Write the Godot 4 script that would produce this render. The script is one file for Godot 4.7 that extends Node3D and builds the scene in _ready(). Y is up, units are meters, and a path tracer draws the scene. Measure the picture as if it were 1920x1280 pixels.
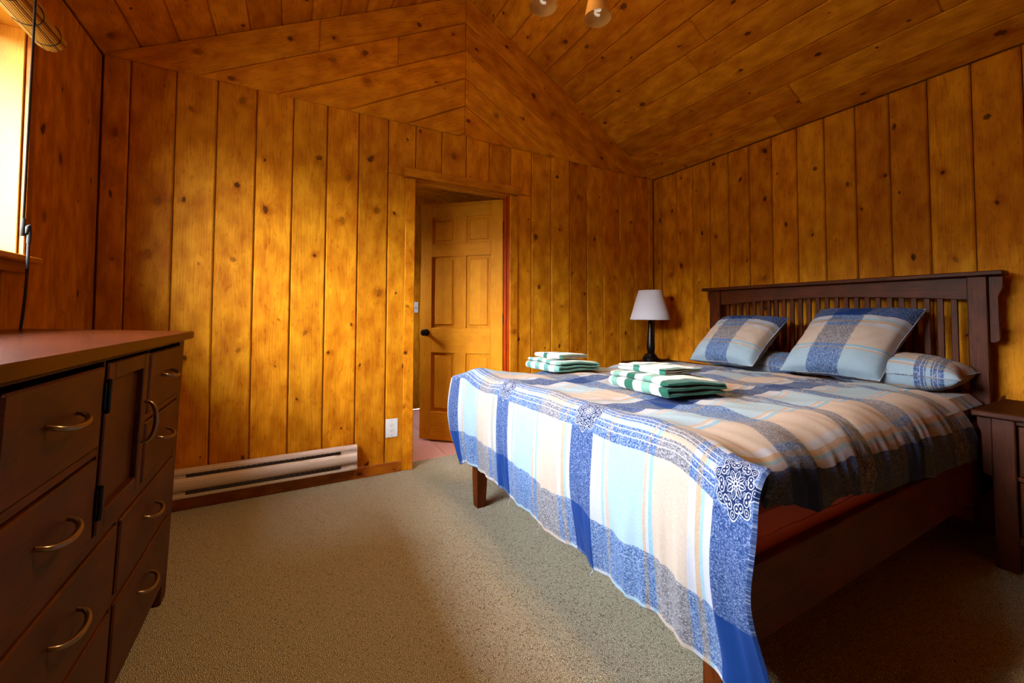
extends Node3D

const W := 4.0549      # room width, left wall x = 0, right wall x = W
const H := 2.43        # eave height
const TAN := 0.5427    # roof pitch
const ZN := 4.3        # near wall (behind the camera)
const FILL_LIGHT := 9.3    # added warm fill at the ceiling fixture, whose bulbs are taken as off
const PEAK := H + W * 0.5 * TAN

# ------------------------------------------------------------------ mesh builder
class Mb:
	var v := PackedVector3Array()
	var n := PackedVector3Array()
	var u := PackedVector2Array()
	func tri(a: Vector3, b: Vector3, c: Vector3, na: Vector3, nb: Vector3, nc: Vector3, ua: Vector2, ub: Vector2, uc: Vector2) -> void:
		if (b - a).cross(c - a).dot(na + nb + nc) > 0.0:
			v.append(a); v.append(c); v.append(b)
			n.append(na); n.append(nc); n.append(nb)
			u.append(ua); u.append(uc); u.append(ub)
		else:
			v.append(a); v.append(b); v.append(c)
			n.append(na); n.append(nb); n.append(nc)
			u.append(ua); u.append(ub); u.append(uc)
	func quad(a: Vector3, b: Vector3, c: Vector3, d: Vector3, nn: Vector3, ua: Vector2, ub: Vector2, uc: Vector2, ud: Vector2) -> void:
		tri(a, b, c, nn, nn, nn, ua, ub, uc)
		tri(a, c, d, nn, nn, nn, ua, uc, ud)
	func mesh() -> ArrayMesh:
		var arr := []
		arr.resize(Mesh.ARRAY_MAX)
		arr[Mesh.ARRAY_VERTEX] = v
		arr[Mesh.ARRAY_NORMAL] = n
		arr[Mesh.ARRAY_TEX_UV] = u
		var m := ArrayMesh.new()
		m.add_surface_from_arrays(Mesh.PRIMITIVE_TRIANGLES, arr)
		return m

const EYE := [Vector3(1, 0, 0), Vector3(0, 1, 0), Vector3(0, 0, 1)]

# chamfered box; uvt = [grain axis, u offset, u per metre, v offset, v per metre, across axis or -1]
func box(m: Mb, lo: Vector3, hi: Vector3, ch := 0.002, uvt: Array = [1, 0.0, 1.0, 0.0, 1.0, -1], xf := Transform3D()) -> void:
	var c := (lo + hi) * 0.5
	var h := (hi - lo) * 0.5
	ch = minf(ch, minf(h.x, minf(h.y, h.z)) * 0.9)
	var g: int = uvt[0]
	var vert := func(s: Vector3, f: int) -> Vector3:
		var p := Vector3()
		for k in 3:
			p[k] = c[k] + s[k] * (h[k] - (0.0 if k == f else ch))
		return p
	var tex := func(p: Vector3, f: int) -> Vector2:
		var o: int = uvt[5]
		if o < 0:
			o = 0
			while o == g or o == f:
				o += 1
		var gg: int = g
		if f == g:
			gg = 0
			while gg == f or gg == o:
				gg += 1
		return Vector2(float(uvt[1]) + float(uvt[2]) * p[o], float(uvt[3]) + float(uvt[4]) * p[gg])
	for a in 3:
		var b := (a + 1) % 3
		var d := (a + 2) % 3
		for s in [-1.0, 1.0]:
			var q := []
			for t in [[-1.0, -1.0], [1.0, -1.0], [1.0, 1.0], [-1.0, 1.0]]:
				var sg := Vector3()
				sg[a] = s; sg[b] = t[0]; sg[d] = t[1]
				q.append(vert.call(sg, a))
			m.quad(xf * q[0], xf * q[1], xf * q[2], xf * q[3], (xf.basis * (EYE[a] * s)).normalized(), tex.call(q[0], a), tex.call(q[1], a), tex.call(q[2], a), tex.call(q[3], a))
	if ch < 0.0004:
		return
	for a in 3:
		var b := (a + 1) % 3
		var d := (a + 2) % 3
		for sa in [-1.0, 1.0]:
			for sb in [-1.0, 1.0]:
				var s0 := Vector3(); var s1 := Vector3()
				s0[a] = sa; s0[b] = sb; s0[d] = -1.0
				s1[a] = sa; s1[b] = sb; s1[d] = 1.0
				var p0: Vector3 = vert.call(s0, a); var p1: Vector3 = vert.call(s1, a)
				var p2: Vector3 = vert.call(s1, b); var p3: Vector3 = vert.call(s0, b)
				m.quad(xf * p0, xf * p1, xf * p2, xf * p3, (xf.basis * (EYE[a] * sa + EYE[b] * sb)).normalized(), tex.call(p0, a), tex.call(p1, a), tex.call(p2, a), tex.call(p3, a))
	for sx in [-1.0, 1.0]:
		for sy in [-1.0, 1.0]:
			for sz in [-1.0, 1.0]:
				var s := Vector3(sx, sy, sz)
				var p0: Vector3 = vert.call(s, 0); var p1: Vector3 = vert.call(s, 1); var p2: Vector3 = vert.call(s, 2)
				var nn := (xf.basis * s).normalized()
				m.tri(xf * p0, xf * p1, xf * p2, nn, nn, nn, tex.call(p0, 0), tex.call(p1, 0), tex.call(p2, 0))

# extruded outline (xy plane, from z = 0 to z = d) with a chamfered front; uv = grain direction + offset and scales
func prism(m: Mb, poly: PackedVector2Array, d: float, ch: float, xf := Transform3D(), dir := Vector2(0, 1), uo := Vector2(), us := Vector2(1, 1), both := false) -> void:
	var k := poly.size()
	var area := 0.0
	for i in k:
		area += poly[i].cross(poly[(i + 1) % k])
	if area < 0.0:
		poly = poly.duplicate(); poly.reverse()
	var inn := PackedVector2Array()
	for i in k:
		var e0 := (poly[i] - poly[(i + k - 1) % k]).normalized()
		var e1 := (poly[(i + 1) % k] - poly[i]).normalized()
		var n0 := Vector2(-e0.y, e0.x); var n1 := Vector2(-e1.y, e1.x)
		var bis := (n0 + n1)
		var l := bis.length()
		bis = n0 if l < 0.01 else bis / l
		inn.append(poly[i] + bis * minf(ch / maxf(bis.dot(n0), 0.35), ch * 2.5))
	var per := Vector2(dir.y, -dir.x)
	var tex := func(p: Vector2) -> Vector2:
		return Vector2(uo.x + us.x * p.dot(per), uo.y + us.y * p.dot(dir))
	var idx := Geometry2D.triangulate_polygon(inn)
	var nf := (xf.basis * Vector3(0, 0, 1)).normalized()
	for i in range(0, idx.size(), 3):
		var a := inn[idx[i]]; var b := inn[idx[i + 1]]; var c := inn[idx[i + 2]]
		m.tri(xf * Vector3(a.x, a.y, d), xf * Vector3(b.x, b.y, d), xf * Vector3(c.x, c.y, d), nf, nf, nf, tex.call(a), tex.call(b), tex.call(c))
	var bk := inn if both else poly
	var idb := Geometry2D.triangulate_polygon(bk)
	for i in range(0, idb.size(), 3):
		var a := bk[idb[i]]; var b := bk[idb[i + 1]]; var c := bk[idb[i + 2]]
		m.tri(xf * Vector3(a.x, a.y, 0), xf * Vector3(b.x, b.y, 0), xf * Vector3(c.x, c.y, 0), -nf, -nf, -nf, tex.call(a), tex.call(b), tex.call(c))
	for i in k:
		var j := (i + 1) % k
		var e := (poly[j] - poly[i]).normalized()
		var out := Vector3(e.y, -e.x, 0)
		var no := (xf.basis * out).normalized()
		var z0 := ch if both else 0.0
		m.quad(xf * Vector3(poly[i].x, poly[i].y, z0), xf * Vector3(poly[j].x, poly[j].y, z0), xf * Vector3(poly[j].x, poly[j].y, d - ch), xf * Vector3(poly[i].x, poly[i].y, d - ch), no, tex.call(poly[i]), tex.call(poly[j]), tex.call(poly[j]), tex.call(poly[i]))
		if ch > 0.0001:
			m.quad(xf * Vector3(poly[i].x, poly[i].y, d - ch), xf * Vector3(poly[j].x, poly[j].y, d - ch), xf * Vector3(inn[j].x, inn[j].y, d), xf * Vector3(inn[i].x, inn[i].y, d), (no + nf).normalized(), tex.call(poly[i]), tex.call(poly[j]), tex.call(inn[j]), tex.call(inn[i]))
			if both:
				m.quad(xf * Vector3(poly[i].x, poly[i].y, ch), xf * Vector3(poly[j].x, poly[j].y, ch), xf * Vector3(inn[j].x, inn[j].y, 0), xf * Vector3(inn[i].x, inn[i].y, 0), (no - nf).normalized(), tex.call(poly[i]), tex.call(poly[j]), tex.call(inn[j]), tex.call(inn[i]))

func lathe(m: Mb, prof: PackedVector2Array, segs := 32, xf := Transform3D(), sharp := 0.75) -> void:
	var k := prof.size()
	var fn := []
	for i in k - 1:
		var e := (prof[i + 1] - prof[i]).normalized()
		fn.append(Vector2(e.y, -e.x))
	for i in k - 1:
		var na: Vector2 = fn[i]; var nb: Vector2 = fn[i]
		if i > 0 and fn[i].dot(fn[i - 1]) > sharp:
			na = (fn[i] + fn[i - 1]).normalized()
		if i < k - 2 and fn[i].dot(fn[i + 1]) > sharp:
			nb = (fn[i] + fn[i + 1]).normalized()
		for s in segs:
			var a0 := TAU * s / segs; var a1 := TAU * (s + 1) / segs
			var d0 := Vector3(cos(a0), 0, sin(a0)); var d1 := Vector3(cos(a1), 0, sin(a1))
			var up := Vector3(0, 1, 0)
			var p := [d0 * prof[i].x + up * prof[i].y, d1 * prof[i].x + up * prof[i].y, d1 * prof[i + 1].x + up * prof[i + 1].y, d0 * prof[i + 1].x + up * prof[i + 1].y]
			var nn := [d0 * na.x + up * na.y, d1 * na.x + up * na.y, d1 * nb.x + up * nb.y, d0 * nb.x + up * nb.y]
			var uu := [Vector2(float(s) / segs, prof[i].y), Vector2(float(s + 1) / segs, prof[i].y), Vector2(float(s + 1) / segs, prof[i + 1].y), Vector2(float(s) / segs, prof[i + 1].y)]
			for q in 4:
				p[q] = xf * p[q]
				nn[q] = (xf.basis * nn[q]).normalized()
			if prof[i].x > 1e-5:
				m.tri(p[0], p[1], p[2], nn[0], nn[1], nn[2], uu[0], uu[1], uu[2])
			if prof[i + 1].x > 1e-5:
				m.tri(p[0], p[2], p[3], nn[0], nn[2], nn[3], uu[0], uu[2], uu[3])

func tube(m: Mb, pts: PackedVector3Array, rad, segs := 8, caps := true) -> void:
	var k := pts.size()
	var ups := []
	var ref := Vector3(0.31, 0.2, 0.93).normalized()
	var rings := []
	var nrm := []
	for i in k:
		var t := (pts[mini(i + 1, k - 1)] - pts[maxi(i - 1, 0)]).normalized()
		var a := (ref - t * ref.dot(t))
		if a.length() < 0.01:
			a = Vector3(1, 0, 0) - t * t.x
		a = a.normalized()
		ref = a
		var b := t.cross(a)
		var r: float = rad[i] if rad is Array or rad is PackedFloat32Array else float(rad)
		var ring := []; var rn := []
		for s in segs:
			var an := TAU * s / segs
			var d := a * cos(an) + b * sin(an)
			ring.append(pts[i] + d * r); rn.append(d)
		rings.append(ring); nrm.append(rn); ups.append(t)
	for i in k - 1:
		for s in segs:
			var s2 := (s + 1) % segs
			var v0 := float(i) / k; var v1 := float(i + 1) / k
			m.tri(rings[i][s], rings[i][s2], rings[i + 1][s2], nrm[i][s], nrm[i][s2], nrm[i + 1][s2], Vector2(float(s) / segs, v0), Vector2(float(s + 1) / segs, v0), Vector2(float(s + 1) / segs, v1))
			m.tri(rings[i][s], rings[i + 1][s2], rings[i + 1][s], nrm[i][s], nrm[i + 1][s2], nrm[i + 1][s], Vector2(float(s) / segs, v0), Vector2(float(s + 1) / segs, v1), Vector2(float(s) / segs, v1))
	if caps:
		for e in [0, k - 1]:
			var nn: Vector3 = ups[e] * (-1.0 if e == 0 else 1.0)
			for s in segs:
				m.tri(pts[e], rings[e][s], rings[e][(s + 1) % segs], nn, nn, nn, Vector2(), Vector2(), Vector2())

# smooth sheet through nu x nv points
func sheet(m: Mb, p: PackedVector3Array, uv: PackedVector2Array, nu: int, nv: int, flip := false, nn := PackedVector3Array()) -> void:
	if nn.is_empty():
		nn = sheet_normals(p, nu, nv, flip)
	for i in nu - 1:
		for j in nv - 1:
			var a := i * nv + j; var b := a + nv; var c := b + 1; var d := a + 1
			m.tri(p[a], p[b], p[c], nn[a], nn[b], nn[c], uv[a], uv[b], uv[c])
			m.tri(p[a], p[c], p[d], nn[a], nn[c], nn[d], uv[a], uv[c], uv[d])

func sheet_normals(p: PackedVector3Array, nu: int, nv: int, flip := false) -> PackedVector3Array:
	var nn := PackedVector3Array()
	nn.resize(nu * nv)
	for i in nu:
		for j in nv:
			var du := p[mini(i + 1, nu - 1) * nv + j] - p[maxi(i - 1, 0) * nv + j]
			var dv := p[i * nv + mini(j + 1, nv - 1)] - p[i * nv + maxi(j - 1, 0)]
			var x := du.cross(dv).normalized()
			nn[i * nv + j] = -x if flip else x
	return nn

# ------------------------------------------------------------------ nodes
var taken := {}
func numbered(called: String) -> String:
	var k: int = taken.get(called, 0)
	taken[called] = k + 1
	return called if k == 0 else "%s_%03d" % [called, k]

func tag(o: Node, label: String, category: String, group := "") -> Node:
	o.set_meta("label", label)
	o.set_meta("category", category)
	if group != "":
		o.set_meta("group", group)
	return o

func base(called: String, at := Vector3(), turn := Vector3()) -> Node3D:
	var o := Node3D.new()
	o.name = numbered(called)
	add_child(o)
	o.position = at
	o.rotation = turn
	return o

func structure(called: String) -> Node3D:
	var o := base(called)
	o.set_meta("kind", "structure")
	return o

func part(parent: Node, called: String, m: Mb, mat: Material) -> MeshInstance3D:
	var o := MeshInstance3D.new()
	o.mesh = m.mesh()
	o.material_override = mat
	o.cast_shadow = GeometryInstance3D.SHADOW_CASTING_SETTING_ON
	o.name = called
	parent.add_child(o, true)
	return o

func bpart(parent: Node, called: String, lo: Vector3, hi: Vector3, mat: Material, ch := 0.002, uvt: Array = [1, 0.0, 1.0, 0.0, 1.0, -1]) -> MeshInstance3D:
	var m := Mb.new()
	box(m, lo, hi, ch, uvt)
	return part(parent, called, m, mat)

# ------------------------------------------------------------------ materials
var rng := RandomNumberGenerator.new()
var M := {}

func noise_bytes(w: int, h: int, freq: float, sd: int, gw := 0, gh := 0, kind := FastNoiseLite.TYPE_SIMPLEX_SMOOTH) -> PackedByteArray:
	var nz := FastNoiseLite.new()
	nz.noise_type = kind
	nz.seed = sd
	nz.frequency = freq
	nz.fractal_octaves = 3
	var im := nz.get_image(gw if gw > 0 else w, gh if gh > 0 else h, false, false, false)
	im.convert(Image.FORMAT_L8)
	if im.get_width() != w or im.get_height() != h:
		im.resize(w, h, Image.INTERPOLATE_CUBIC)
	return im.get_data()

# boards side by side: growth rings that flow round the knots, fine streaks, figure
func wood_image(w: int, h: int, strips: int, wide: float, long: float, knots: int, light: Color, dark: Color, knot_col: Color, rings: float, figure: float, sd: int) -> Image:
	var r := RandomNumberGenerator.new()
	r.seed = sd
	var sw := w / strips
	var px := wide / sw
	var py := long / h
	var na := noise_bytes(w, h, 0.012, sd, w, h / 8)
	var nb := noise_bytes(w, h, 0.22, sd + 1, w, maxi(16, h / 40))
	var nc := noise_bytes(w, h, 0.009, sd + 2, w, h * 3 / 4)
	var nd := noise_bytes(w, h, 0.035, sd + 3, w, h * 2 / 3)
	var warp := PackedFloat32Array(); warp.resize(w * h)
	var glow := PackedFloat32Array(); glow.resize(w * h)
	var core := PackedFloat32Array(); core.resize(w * h)
	for st in strips:
		for q in knots:
			var kx := r.randf_range(0.12, 0.88) * wide
			var ky := (q + r.randf_range(0.15, 0.85)) / knots * long
			var kr := r.randf_range(0.004, 0.0135) if r.randf() < 0.8 else r.randf_range(0.013, 0.019)
			var lean := r.randf_range(-0.5, 0.5)
			var ph := r.randf() * TAU
			var solid := 1.0 if r.randf() < 0.75 else 0.55
			var amp := kr * 2.0
			var rx := int((kr * 6.0 + 0.02) / px); var ry := int((kr * 10.0 + 0.06) / py)
			var cx := int(kx / px); var cy := int(ky / py)
			for yy in range(maxi(0, cy - ry), mini(h, cy + ry)):
				for xx in range(maxi(0, cx - rx), mini(sw, cx + rx)):
					var dx := (xx - cx) * px
					var dy := (yy - cy) * py
					var i := yy * w + st * sw + xx
					var e := exp(-(dy * dy) / (kr * kr * 14.0)) * exp(-absf(dx) / (kr * 2.2))
					warp[i] += (amp if dx > 0.0 else -amp) * e
					var d2 := sqrt(dx * dx * 1.25 + (dy - dx * lean) * (dy - dx * lean) * 0.75) / kr
					var an := atan2(dy, dx)
					d2 *= 1.0 + (nd[i] - 128) * 0.0035 + 0.12 * sin(an * 2.0 + ph) + 0.07 * sin(an * 5.0 + ph * 3.0)
					if d2 < 1.25:
						core[i] = maxf(core[i], solid * clampf((1.25 - d2) * 3.0, 0.0, 1.0) * (0.72 + 0.28 * sin(d2 * 17.0)))
					if d2 > 1.0 and d2 < 6.0:
						glow[i] += (6.0 - d2) * 0.075 * pow(0.5 + 0.5 * sin(dy * 46.0 + dx * 60.0 * lean + kr * 900.0 + (nc[i] - 128) * 0.02), 2.0) + 0.22 * clampf(2.1 - d2, 0.0, 1.0)
	var out := PackedByteArray(); out.resize(w * h * 3)
	for st in strips:
		var off := r.randf() * 9.0
		var fr := rings * r.randf_range(0.7, 1.4)
		var tone := r.randf_range(-0.10, 0.10)
		var wob := r.randf_range(0.015, 0.045)
		for y in h:
			var row := y * w + st * sw
			for x in sw:
				var i := row + x
				var u := (x * px + warp[i] + (na[i] - 128) * 0.0039 * wob * 2.0) * fr + off
				u -= floorf(u)
				var s := u * u * u * 0.30 + (nb[i] - 128) * 0.0012 + (nc[i] - 128) * 0.0034 * figure + maxf(0.0, nd[i] - 165) * 0.0050 * figure + glow[i] * 0.8 * figure + tone + 0.28
				s = clampf(s, 0.0, 1.0)
				var k := core[i]
				var cr := lerpf(lerpf(light.r, dark.r, s), knot_col.r, k)
				var cg := lerpf(lerpf(light.g, dark.g, s), knot_col.g, k)
				var cb := lerpf(lerpf(light.b, dark.b, s), knot_col.b, k)
				var o := i * 3
				out[o] = int(cr * 255.0); out[o + 1] = int(cg * 255.0); out[o + 2] = int(cb * 255.0)
	return Image.create_from_data(w, h, false, Image.FORMAT_RGB8, out)

func mat(called: String, col: Color, rough := 0.5, tex: Texture2D = null, metal := 0.0, spec := 0.5) -> StandardMaterial3D:
	var m := StandardMaterial3D.new()
	m.resource_name = called
	m.albedo_color = col
	m.roughness = rough
	m.metallic = metal
	m.metallic_specular = spec
	if tex:
		m.albedo_texture = tex
		m.texture_filter = BaseMaterial3D.TEXTURE_FILTER_LINEAR_WITH_MIPMAPS_ANISOTROPIC
	M[called] = m
	return m

# ------------------------------------------------------------------ plaid
const T0 := 0.34       # cloth coordinate across the bed at the left edge of the texture
const TL := 2.12
const S0 := -2.0       # along the bed
const SL := 2.5
const CP := 0.589      # stripe period across
const RP := 0.78       # band period along
# stripes that run along the bed: [width, colour, kind] kind 0 pale, 1 blue melange, 2 beige
var COLS := [
	[0.113, Color(0.30, 0.42, 0.66), 1], [0.045, Color(0.87, 0.89, 0.93), 0], [0.012, Color(0.68, 0.85, 0.94), 0], [0.006, Color(0.87, 0.89, 0.93), 0], [0.012, Color(0.90, 0.79, 0.71), 2],
	[0.150, Color(0.73, 0.865, 0.94), 0], [0.009, Color(0.89, 0.77, 0.66), 2], [0.009, Color(0.88, 0.90, 0.93), 0], [0.012, Color(0.62, 0.83, 0.95), 0],
	[0.137, Color(0.91, 0.82, 0.735), 2], [0.026, Color(0.88, 0.89, 0.93), 0], [0.018, Color(0.87, 0.74, 0.60), 2], [0.013, Color(0.67, 0.85, 0.93), 0], [0.027, Color(0.88, 0.89, 0.93), 0]]

func fray(im: Image, rect: Rect2i, nz: Image, rr: RandomNumberGenerator) -> void:
	var at := Vector2i(rr.randi_range(0, nz.get_width() - 1), rr.randi_range(0, nz.get_height() - 1))
	var y := rect.position.y
	var sy := at.y
	while y < rect.end.y:
		var hh := mini(rect.end.y - y, nz.get_height() - sy)
		var x := rect.position.x
		var sx := at.x
		while x < rect.end.x:
			var ww := mini(rect.end.x - x, nz.get_width() - sx)
			im.blend_rect(nz, Rect2i(sx, sy, ww, hh), Vector2i(x, y))
			x += ww
			sx = 0
		y += hh
		sy = 0

func speckle(size: int, col: Color, lo: float, hi: float, sd: int) -> Image:
	var r := RandomNumberGenerator.new()
	r.seed = sd
	var im := Image.create(size, size, false, Image.FORMAT_RGBA8)
	for y in range(0, size, 2):
		var run := 0
		var al := 0.0
		for x in size:
			if run <= 0:
				run = r.randi_range(1, 4)
				al = lerpf(lo, hi, pow(r.randf(), 1.5))
			run -= 1
			im.set_pixel(x, y, Color(col.r, col.g, col.b, al))
			im.set_pixel(x, y + 1, Color(col.r, col.g, col.b, clampf(al + r.randf_range(-0.12, 0.12), lo, hi)))
	return im

func plaid_image(n: int) -> Image:
	var im := Image.create(n, n, false, Image.FORMAT_RGBA8)
	var rr := RandomNumberGenerator.new()
	rr.seed = 41
	var white := speckle(256, Color(0.93, 0.95, 1.0), 0.0, 0.74, 5)
	var navy := speckle(256, Color(0.06, 0.20, 0.48), 0.0, 0.86, 6)
	var grey := speckle(256, Color(0.26, 0.26, 0.30), 0.0, 0.7, 7)
	var soft := speckle(256, Color(1, 1, 1), 0.0, 0.28, 8)
	var rows := []       # bands that run across the bed: [s0, s1, kind] 0 pale, 1 dark band, 2 lined medallion band
	var k := -4
	while k < 3:
		var c := k * RP
		rows.append([c - 0.055, c + 0.055, 2])
		rows.append([c + 0.055, c + 0.300, 0])
		rows.append([c + 0.300, c + 0.455, 1])
		rows.append([c + 0.455, c + 0.725, 0])
		k += 1
	var t := 1.683 - CP * 4.0
	while t < T0 + TL:
		for e in COLS:
			var x0 := int(round((t - T0) / TL * n)); var x1 := int(round((t + float(e[0]) - T0) / TL * n))
			t += e[0]
			if x1 <= 0 or x0 >= n:
				continue
			for rw in rows:
				var y0 := int(round((float(rw[0]) - S0) / SL * n)); var y1 := int(round((float(rw[1]) - S0) / SL * n))
				if y1 <= 0 or y0 >= n:
					continue
				var rect := Rect2i(x0, y0, x1 - x0, y1 - y0).intersection(Rect2i(0, 0, n, n))
				if rect.size.x <= 0 or rect.size.y <= 0:
					continue
				var col: Color = e[1]
				var kind: int = e[2]
				if rw[2] == 0:
					im.fill_rect(rect, col)
					fray(im, rect, white if kind == 1 else soft, rr)
					if kind == 1:
						fray(im, rect, navy, rr)
				elif rw[2] == 1:
					if kind == 1:
						im.fill_rect(rect, Color(0.02, 0.26, 0.58))
					else:
						im.fill_rect(rect, Color(0.60, 0.57, 0.57) if kind == 2 else col.lerp(Color(0.20, 0.42, 0.74), 0.72))
						fray(im, rect, grey if kind == 2 else navy, rr)
						fray(im, rect, white, rr)
					# pale rim at both edges of the band
					for yy in [rect.position.y, rect.end.y - 6]:
						if kind != 1:
							im.blend_rect(soft, Rect2i(0, 0, mini(rect.size.x, 250), 6), Vector2i(rect.position.x, yy))
				else:
					var hgt := rect.size.y
					im.fill_rect(rect, Color(0.55, 0.53, 0.55) if kind == 2 else Color(0.34, 0.50, 0.76))
					fray(im, rect, grey if kind == 2 else navy, rr)
					fray(im, rect, white, rr)
					if kind != 1:
						im.fill_rect(Rect2i(rect.position.x, rect.position.y + hgt * 42 / 100, rect.size.x, hgt * 16 / 100), col.lerp(Color(0.74, 0.72, 0.64), 0.5) if kind == 2 else col)
						for q in [20, 34, 64, 78]:
							im.fill_rect(Rect2i(rect.position.x, rect.position.y + hgt * q / 100, rect.size.x, maxi(2, n / 700)), Color(0.93, 0.95, 0.97))
	# medallions where a blue stripe meets a lined band
	var cc := 1.683 + 0.0565 - CP * 4.0
	while cc < T0 + TL + 0.1:
		for q in range(-4, 2):
			medallion(im, n, cc, q * RP)
		cc += CP
	return im

func medallion(im: Image, n: int, t: float, s: float) -> void:
	var cx := (t - T0) / TL * n
	var cy := (s - S0) / SL * n
	var rm := 0.066
	var rx := int(rm / TL * n) + 2
	var ry := int(rm / SL * n) + 2
	for y in range(maxi(0, int(cy) - ry), mini(n, int(cy) + ry)):
		for x in range(maxi(0, int(cx) - rx), mini(n, int(cx) + rx)):
			var p := Vector2((x - cx) * TL / n, (y - cy) * SL / n) / rm
			var r := p.length()
			var a := atan2(p.y, p.x)
			var lobe := 0.80 + 0.14 * absf(cos(a * 4.0)) + 0.05 * cos(a * 8.0)
			if r > lobe:
				continue
			var f := fposmod(a + PI / 8.0, PI / 4.0) - PI / 8.0
			var q := Vector2(r * cos(f), r * sin(f))
			var ink := false
			if r < 0.10:
				ink = r > 0.045
			elif r < 0.44:
				var pw := 0.105 * sin(PI * clampf((q.x - 0.10) / 0.34, 0.0, 1.0))
				ink = (absf(q.y) < pw and absf(q.y) > pw - 0.030) or (absf(q.y) < 0.012 and q.x < 0.36)
			if not ink and r >= 0.30:
				for c in [[0.60, 0.155, 0.125], [0.60, -0.155, 0.125], [0.80, 0.0, 0.10], [0.42, 0.15, 0.06], [0.42, -0.15, 0.06]]:
					var d := q.distance_to(Vector2(c[0], c[1])) / float(c[2])
					if d < 1.0:
						ink = (d > 0.74) or (d < 0.30 and d > 0.0)
						if ink:
							break
				if not ink:
					ink = r > lobe - 0.055 and r < lobe - 0.012
			im.set_pixel(x, y, Color(0.92, 0.94, 0.98) if ink else Color(0.06, 0.17, 0.40))

func make_materials() -> void:
	var pine := ImageTexture.create_from_image(wood_image(1920, 2048, 10, 0.195, 3.4, 7, Color(0.93, 0.645, 0.13), Color(0.70, 0.395, 0.045), Color(0.20, 0.085, 0.025), 85.0, 1.35, 11))
	var clear := ImageTexture.create_from_image(wood_image(512, 768, 4, 0.16, 1.2, 0, Color(0.95, 0.655, 0.15), Color(0.76, 0.445, 0.06), Color(0, 0, 0), 95.0, 0.55, 23))
	var oak := ImageTexture.create_from_image(wood_image(512, 512, 2, 0.25, 0.8, 0, Color(0.36, 0.21, 0.12), Color(0.12, 0.06, 0.035), Color(0, 0, 0), 85.0, 0.7, 37))
	var tints := [Color(1, 1, 1), Color(0.94, 0.91, 0.86), Color(1.0, 0.96, 0.90), Color(0.90, 0.85, 0.80)]
	for i in 4:
		mat("wall_pine_%d" % i, tints[i], 0.55, pine, 0.0, 0.18)
	mat("trim_pine", Color(0.80, 0.70, 0.60), 0.4, pine)
	mat("jamb_pine", Color(1, 1, 1), 0.45, clear)
	mat("shaded_jamb", Color(0.74, 0.40, 0.30), 0.5, clear, 0.0, 0.2)  # reddish brown jamb wood, with its shade put into the tint
	mat("door_pine", Color(0.97, 0.93, 0.86), 0.5, clear, 0.0, 0.18)
	mat("core_wood", Color(0.58, 0.35, 0.12), 0.8)
	mat("bed_oak", Color(1.14, 0.90, 0.55), 0.44, oak, 0.0, 0.3)
	mat("dresser_walnut", Color(0.95, 0.75, 0.44), 0.46, oak, 0.0, 0.35)
	mat("dresser_top", Color(0.95, 0.75, 0.44), 0.24, oak, 0.0, 0.3)
	mat("stand_walnut", Color(0.92, 0.74, 0.46), 0.42, oak, 0.0, 0.35)
	mat("black_iron", Color(0.035, 0.032, 0.03), 0.35, null, 0.5)
	mat("pewter", Color(0.62, 0.56, 0.48), 0.28, null, 1.0)
	mat("lamp_black", Color(0.028, 0.025, 0.025), 0.30)
	mat("white_plastic", Color(0.88, 0.88, 0.86), 0.4)
	mat("slot_shade", Color(0.05, 0.045, 0.04), 0.7)  # near-black stands in for the shade inside the outlet slots
	mat("heater_enamel", Color(0.84, 0.77, 0.70), 0.35)
	mat("heater_fin", Color(0.50, 0.50, 0.50), 0.5, null, 0.2)
	mat("cord_dark", Color(0.10, 0.085, 0.075), 0.7)
	mat("cord_grey", Color(0.20, 0.17, 0.15), 0.9, null, 0.0, 0.1)
	mat("tile", Color(0.86, 0.63, 0.57), 0.4)
	mat("tile_b", Color(0.83, 0.60, 0.54), 0.4)
	mat("grout", Color(0.40, 0.28, 0.24), 0.9)
	mat("mauve_cloth", Color(0.85, 0.50, 0.60), 0.85)
	mat("plaster", Color(0.75, 0.70, 0.62), 0.9)
	mat("ground_gravel", Color(0.70, 0.68, 0.63), 0.95)
	mat("blocker_green", Color(0.20, 0.24, 0.13), 0.95)
	mat("roof_felt", Color(0.25, 0.2, 0.16), 0.9)
	mat("thread", Color(0.86, 0.88, 0.92), 0.8)
	var lamp_cloth := mat("lamp_linen", Color(0.95, 0.97, 1.0), 0.85)
	lamp_cloth.backlight_enabled = true
	lamp_cloth.backlight = Color(0.25, 0.25, 0.25)
	var alabaster := mat("alabaster_glass", Color(0.86, 0.66, 0.36), 0.25)
	alabaster.backlight_enabled = true
	alabaster.backlight = Color(0.6, 0.5, 0.35)
	mat("bulb_white", Color(0.9, 0.88, 0.82), 0.4)
	var added_glow := mat("bulb_added_glow", Color(0.9, 0.88, 0.82), 0.4)  # glow added to a bulb taken as off, to go with the fill
	added_glow.emission_enabled = true
	added_glow.emission = Color(1.0, 0.92, 0.78)
	added_glow.emission_energy_multiplier = 3.0
	var glass := mat("window_glass", Color(0.95, 0.98, 1.0, 0.06), 0.02)
	glass.transparency = BaseMaterial3D.TRANSPARENCY_ALPHA
	# carpet: short loops with dark gaps
	var loops := FastNoiseLite.new()
	loops.noise_type = FastNoiseLite.TYPE_CELLULAR
	loops.cellular_return_type = FastNoiseLite.RETURN_DISTANCE2_SUB
	loops.frequency = 0.085
	loops.seed = 3
	loops.fractal_type = FastNoiseLite.FRACTAL_NONE
	loops.domain_warp_enabled = true
	loops.domain_warp_amplitude = 6.0
	loops.domain_warp_frequency = 0.05
	var ramp := Gradient.new()
	ramp.offsets = PackedFloat32Array([0.0, 0.22, 0.55, 1.0])
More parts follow.
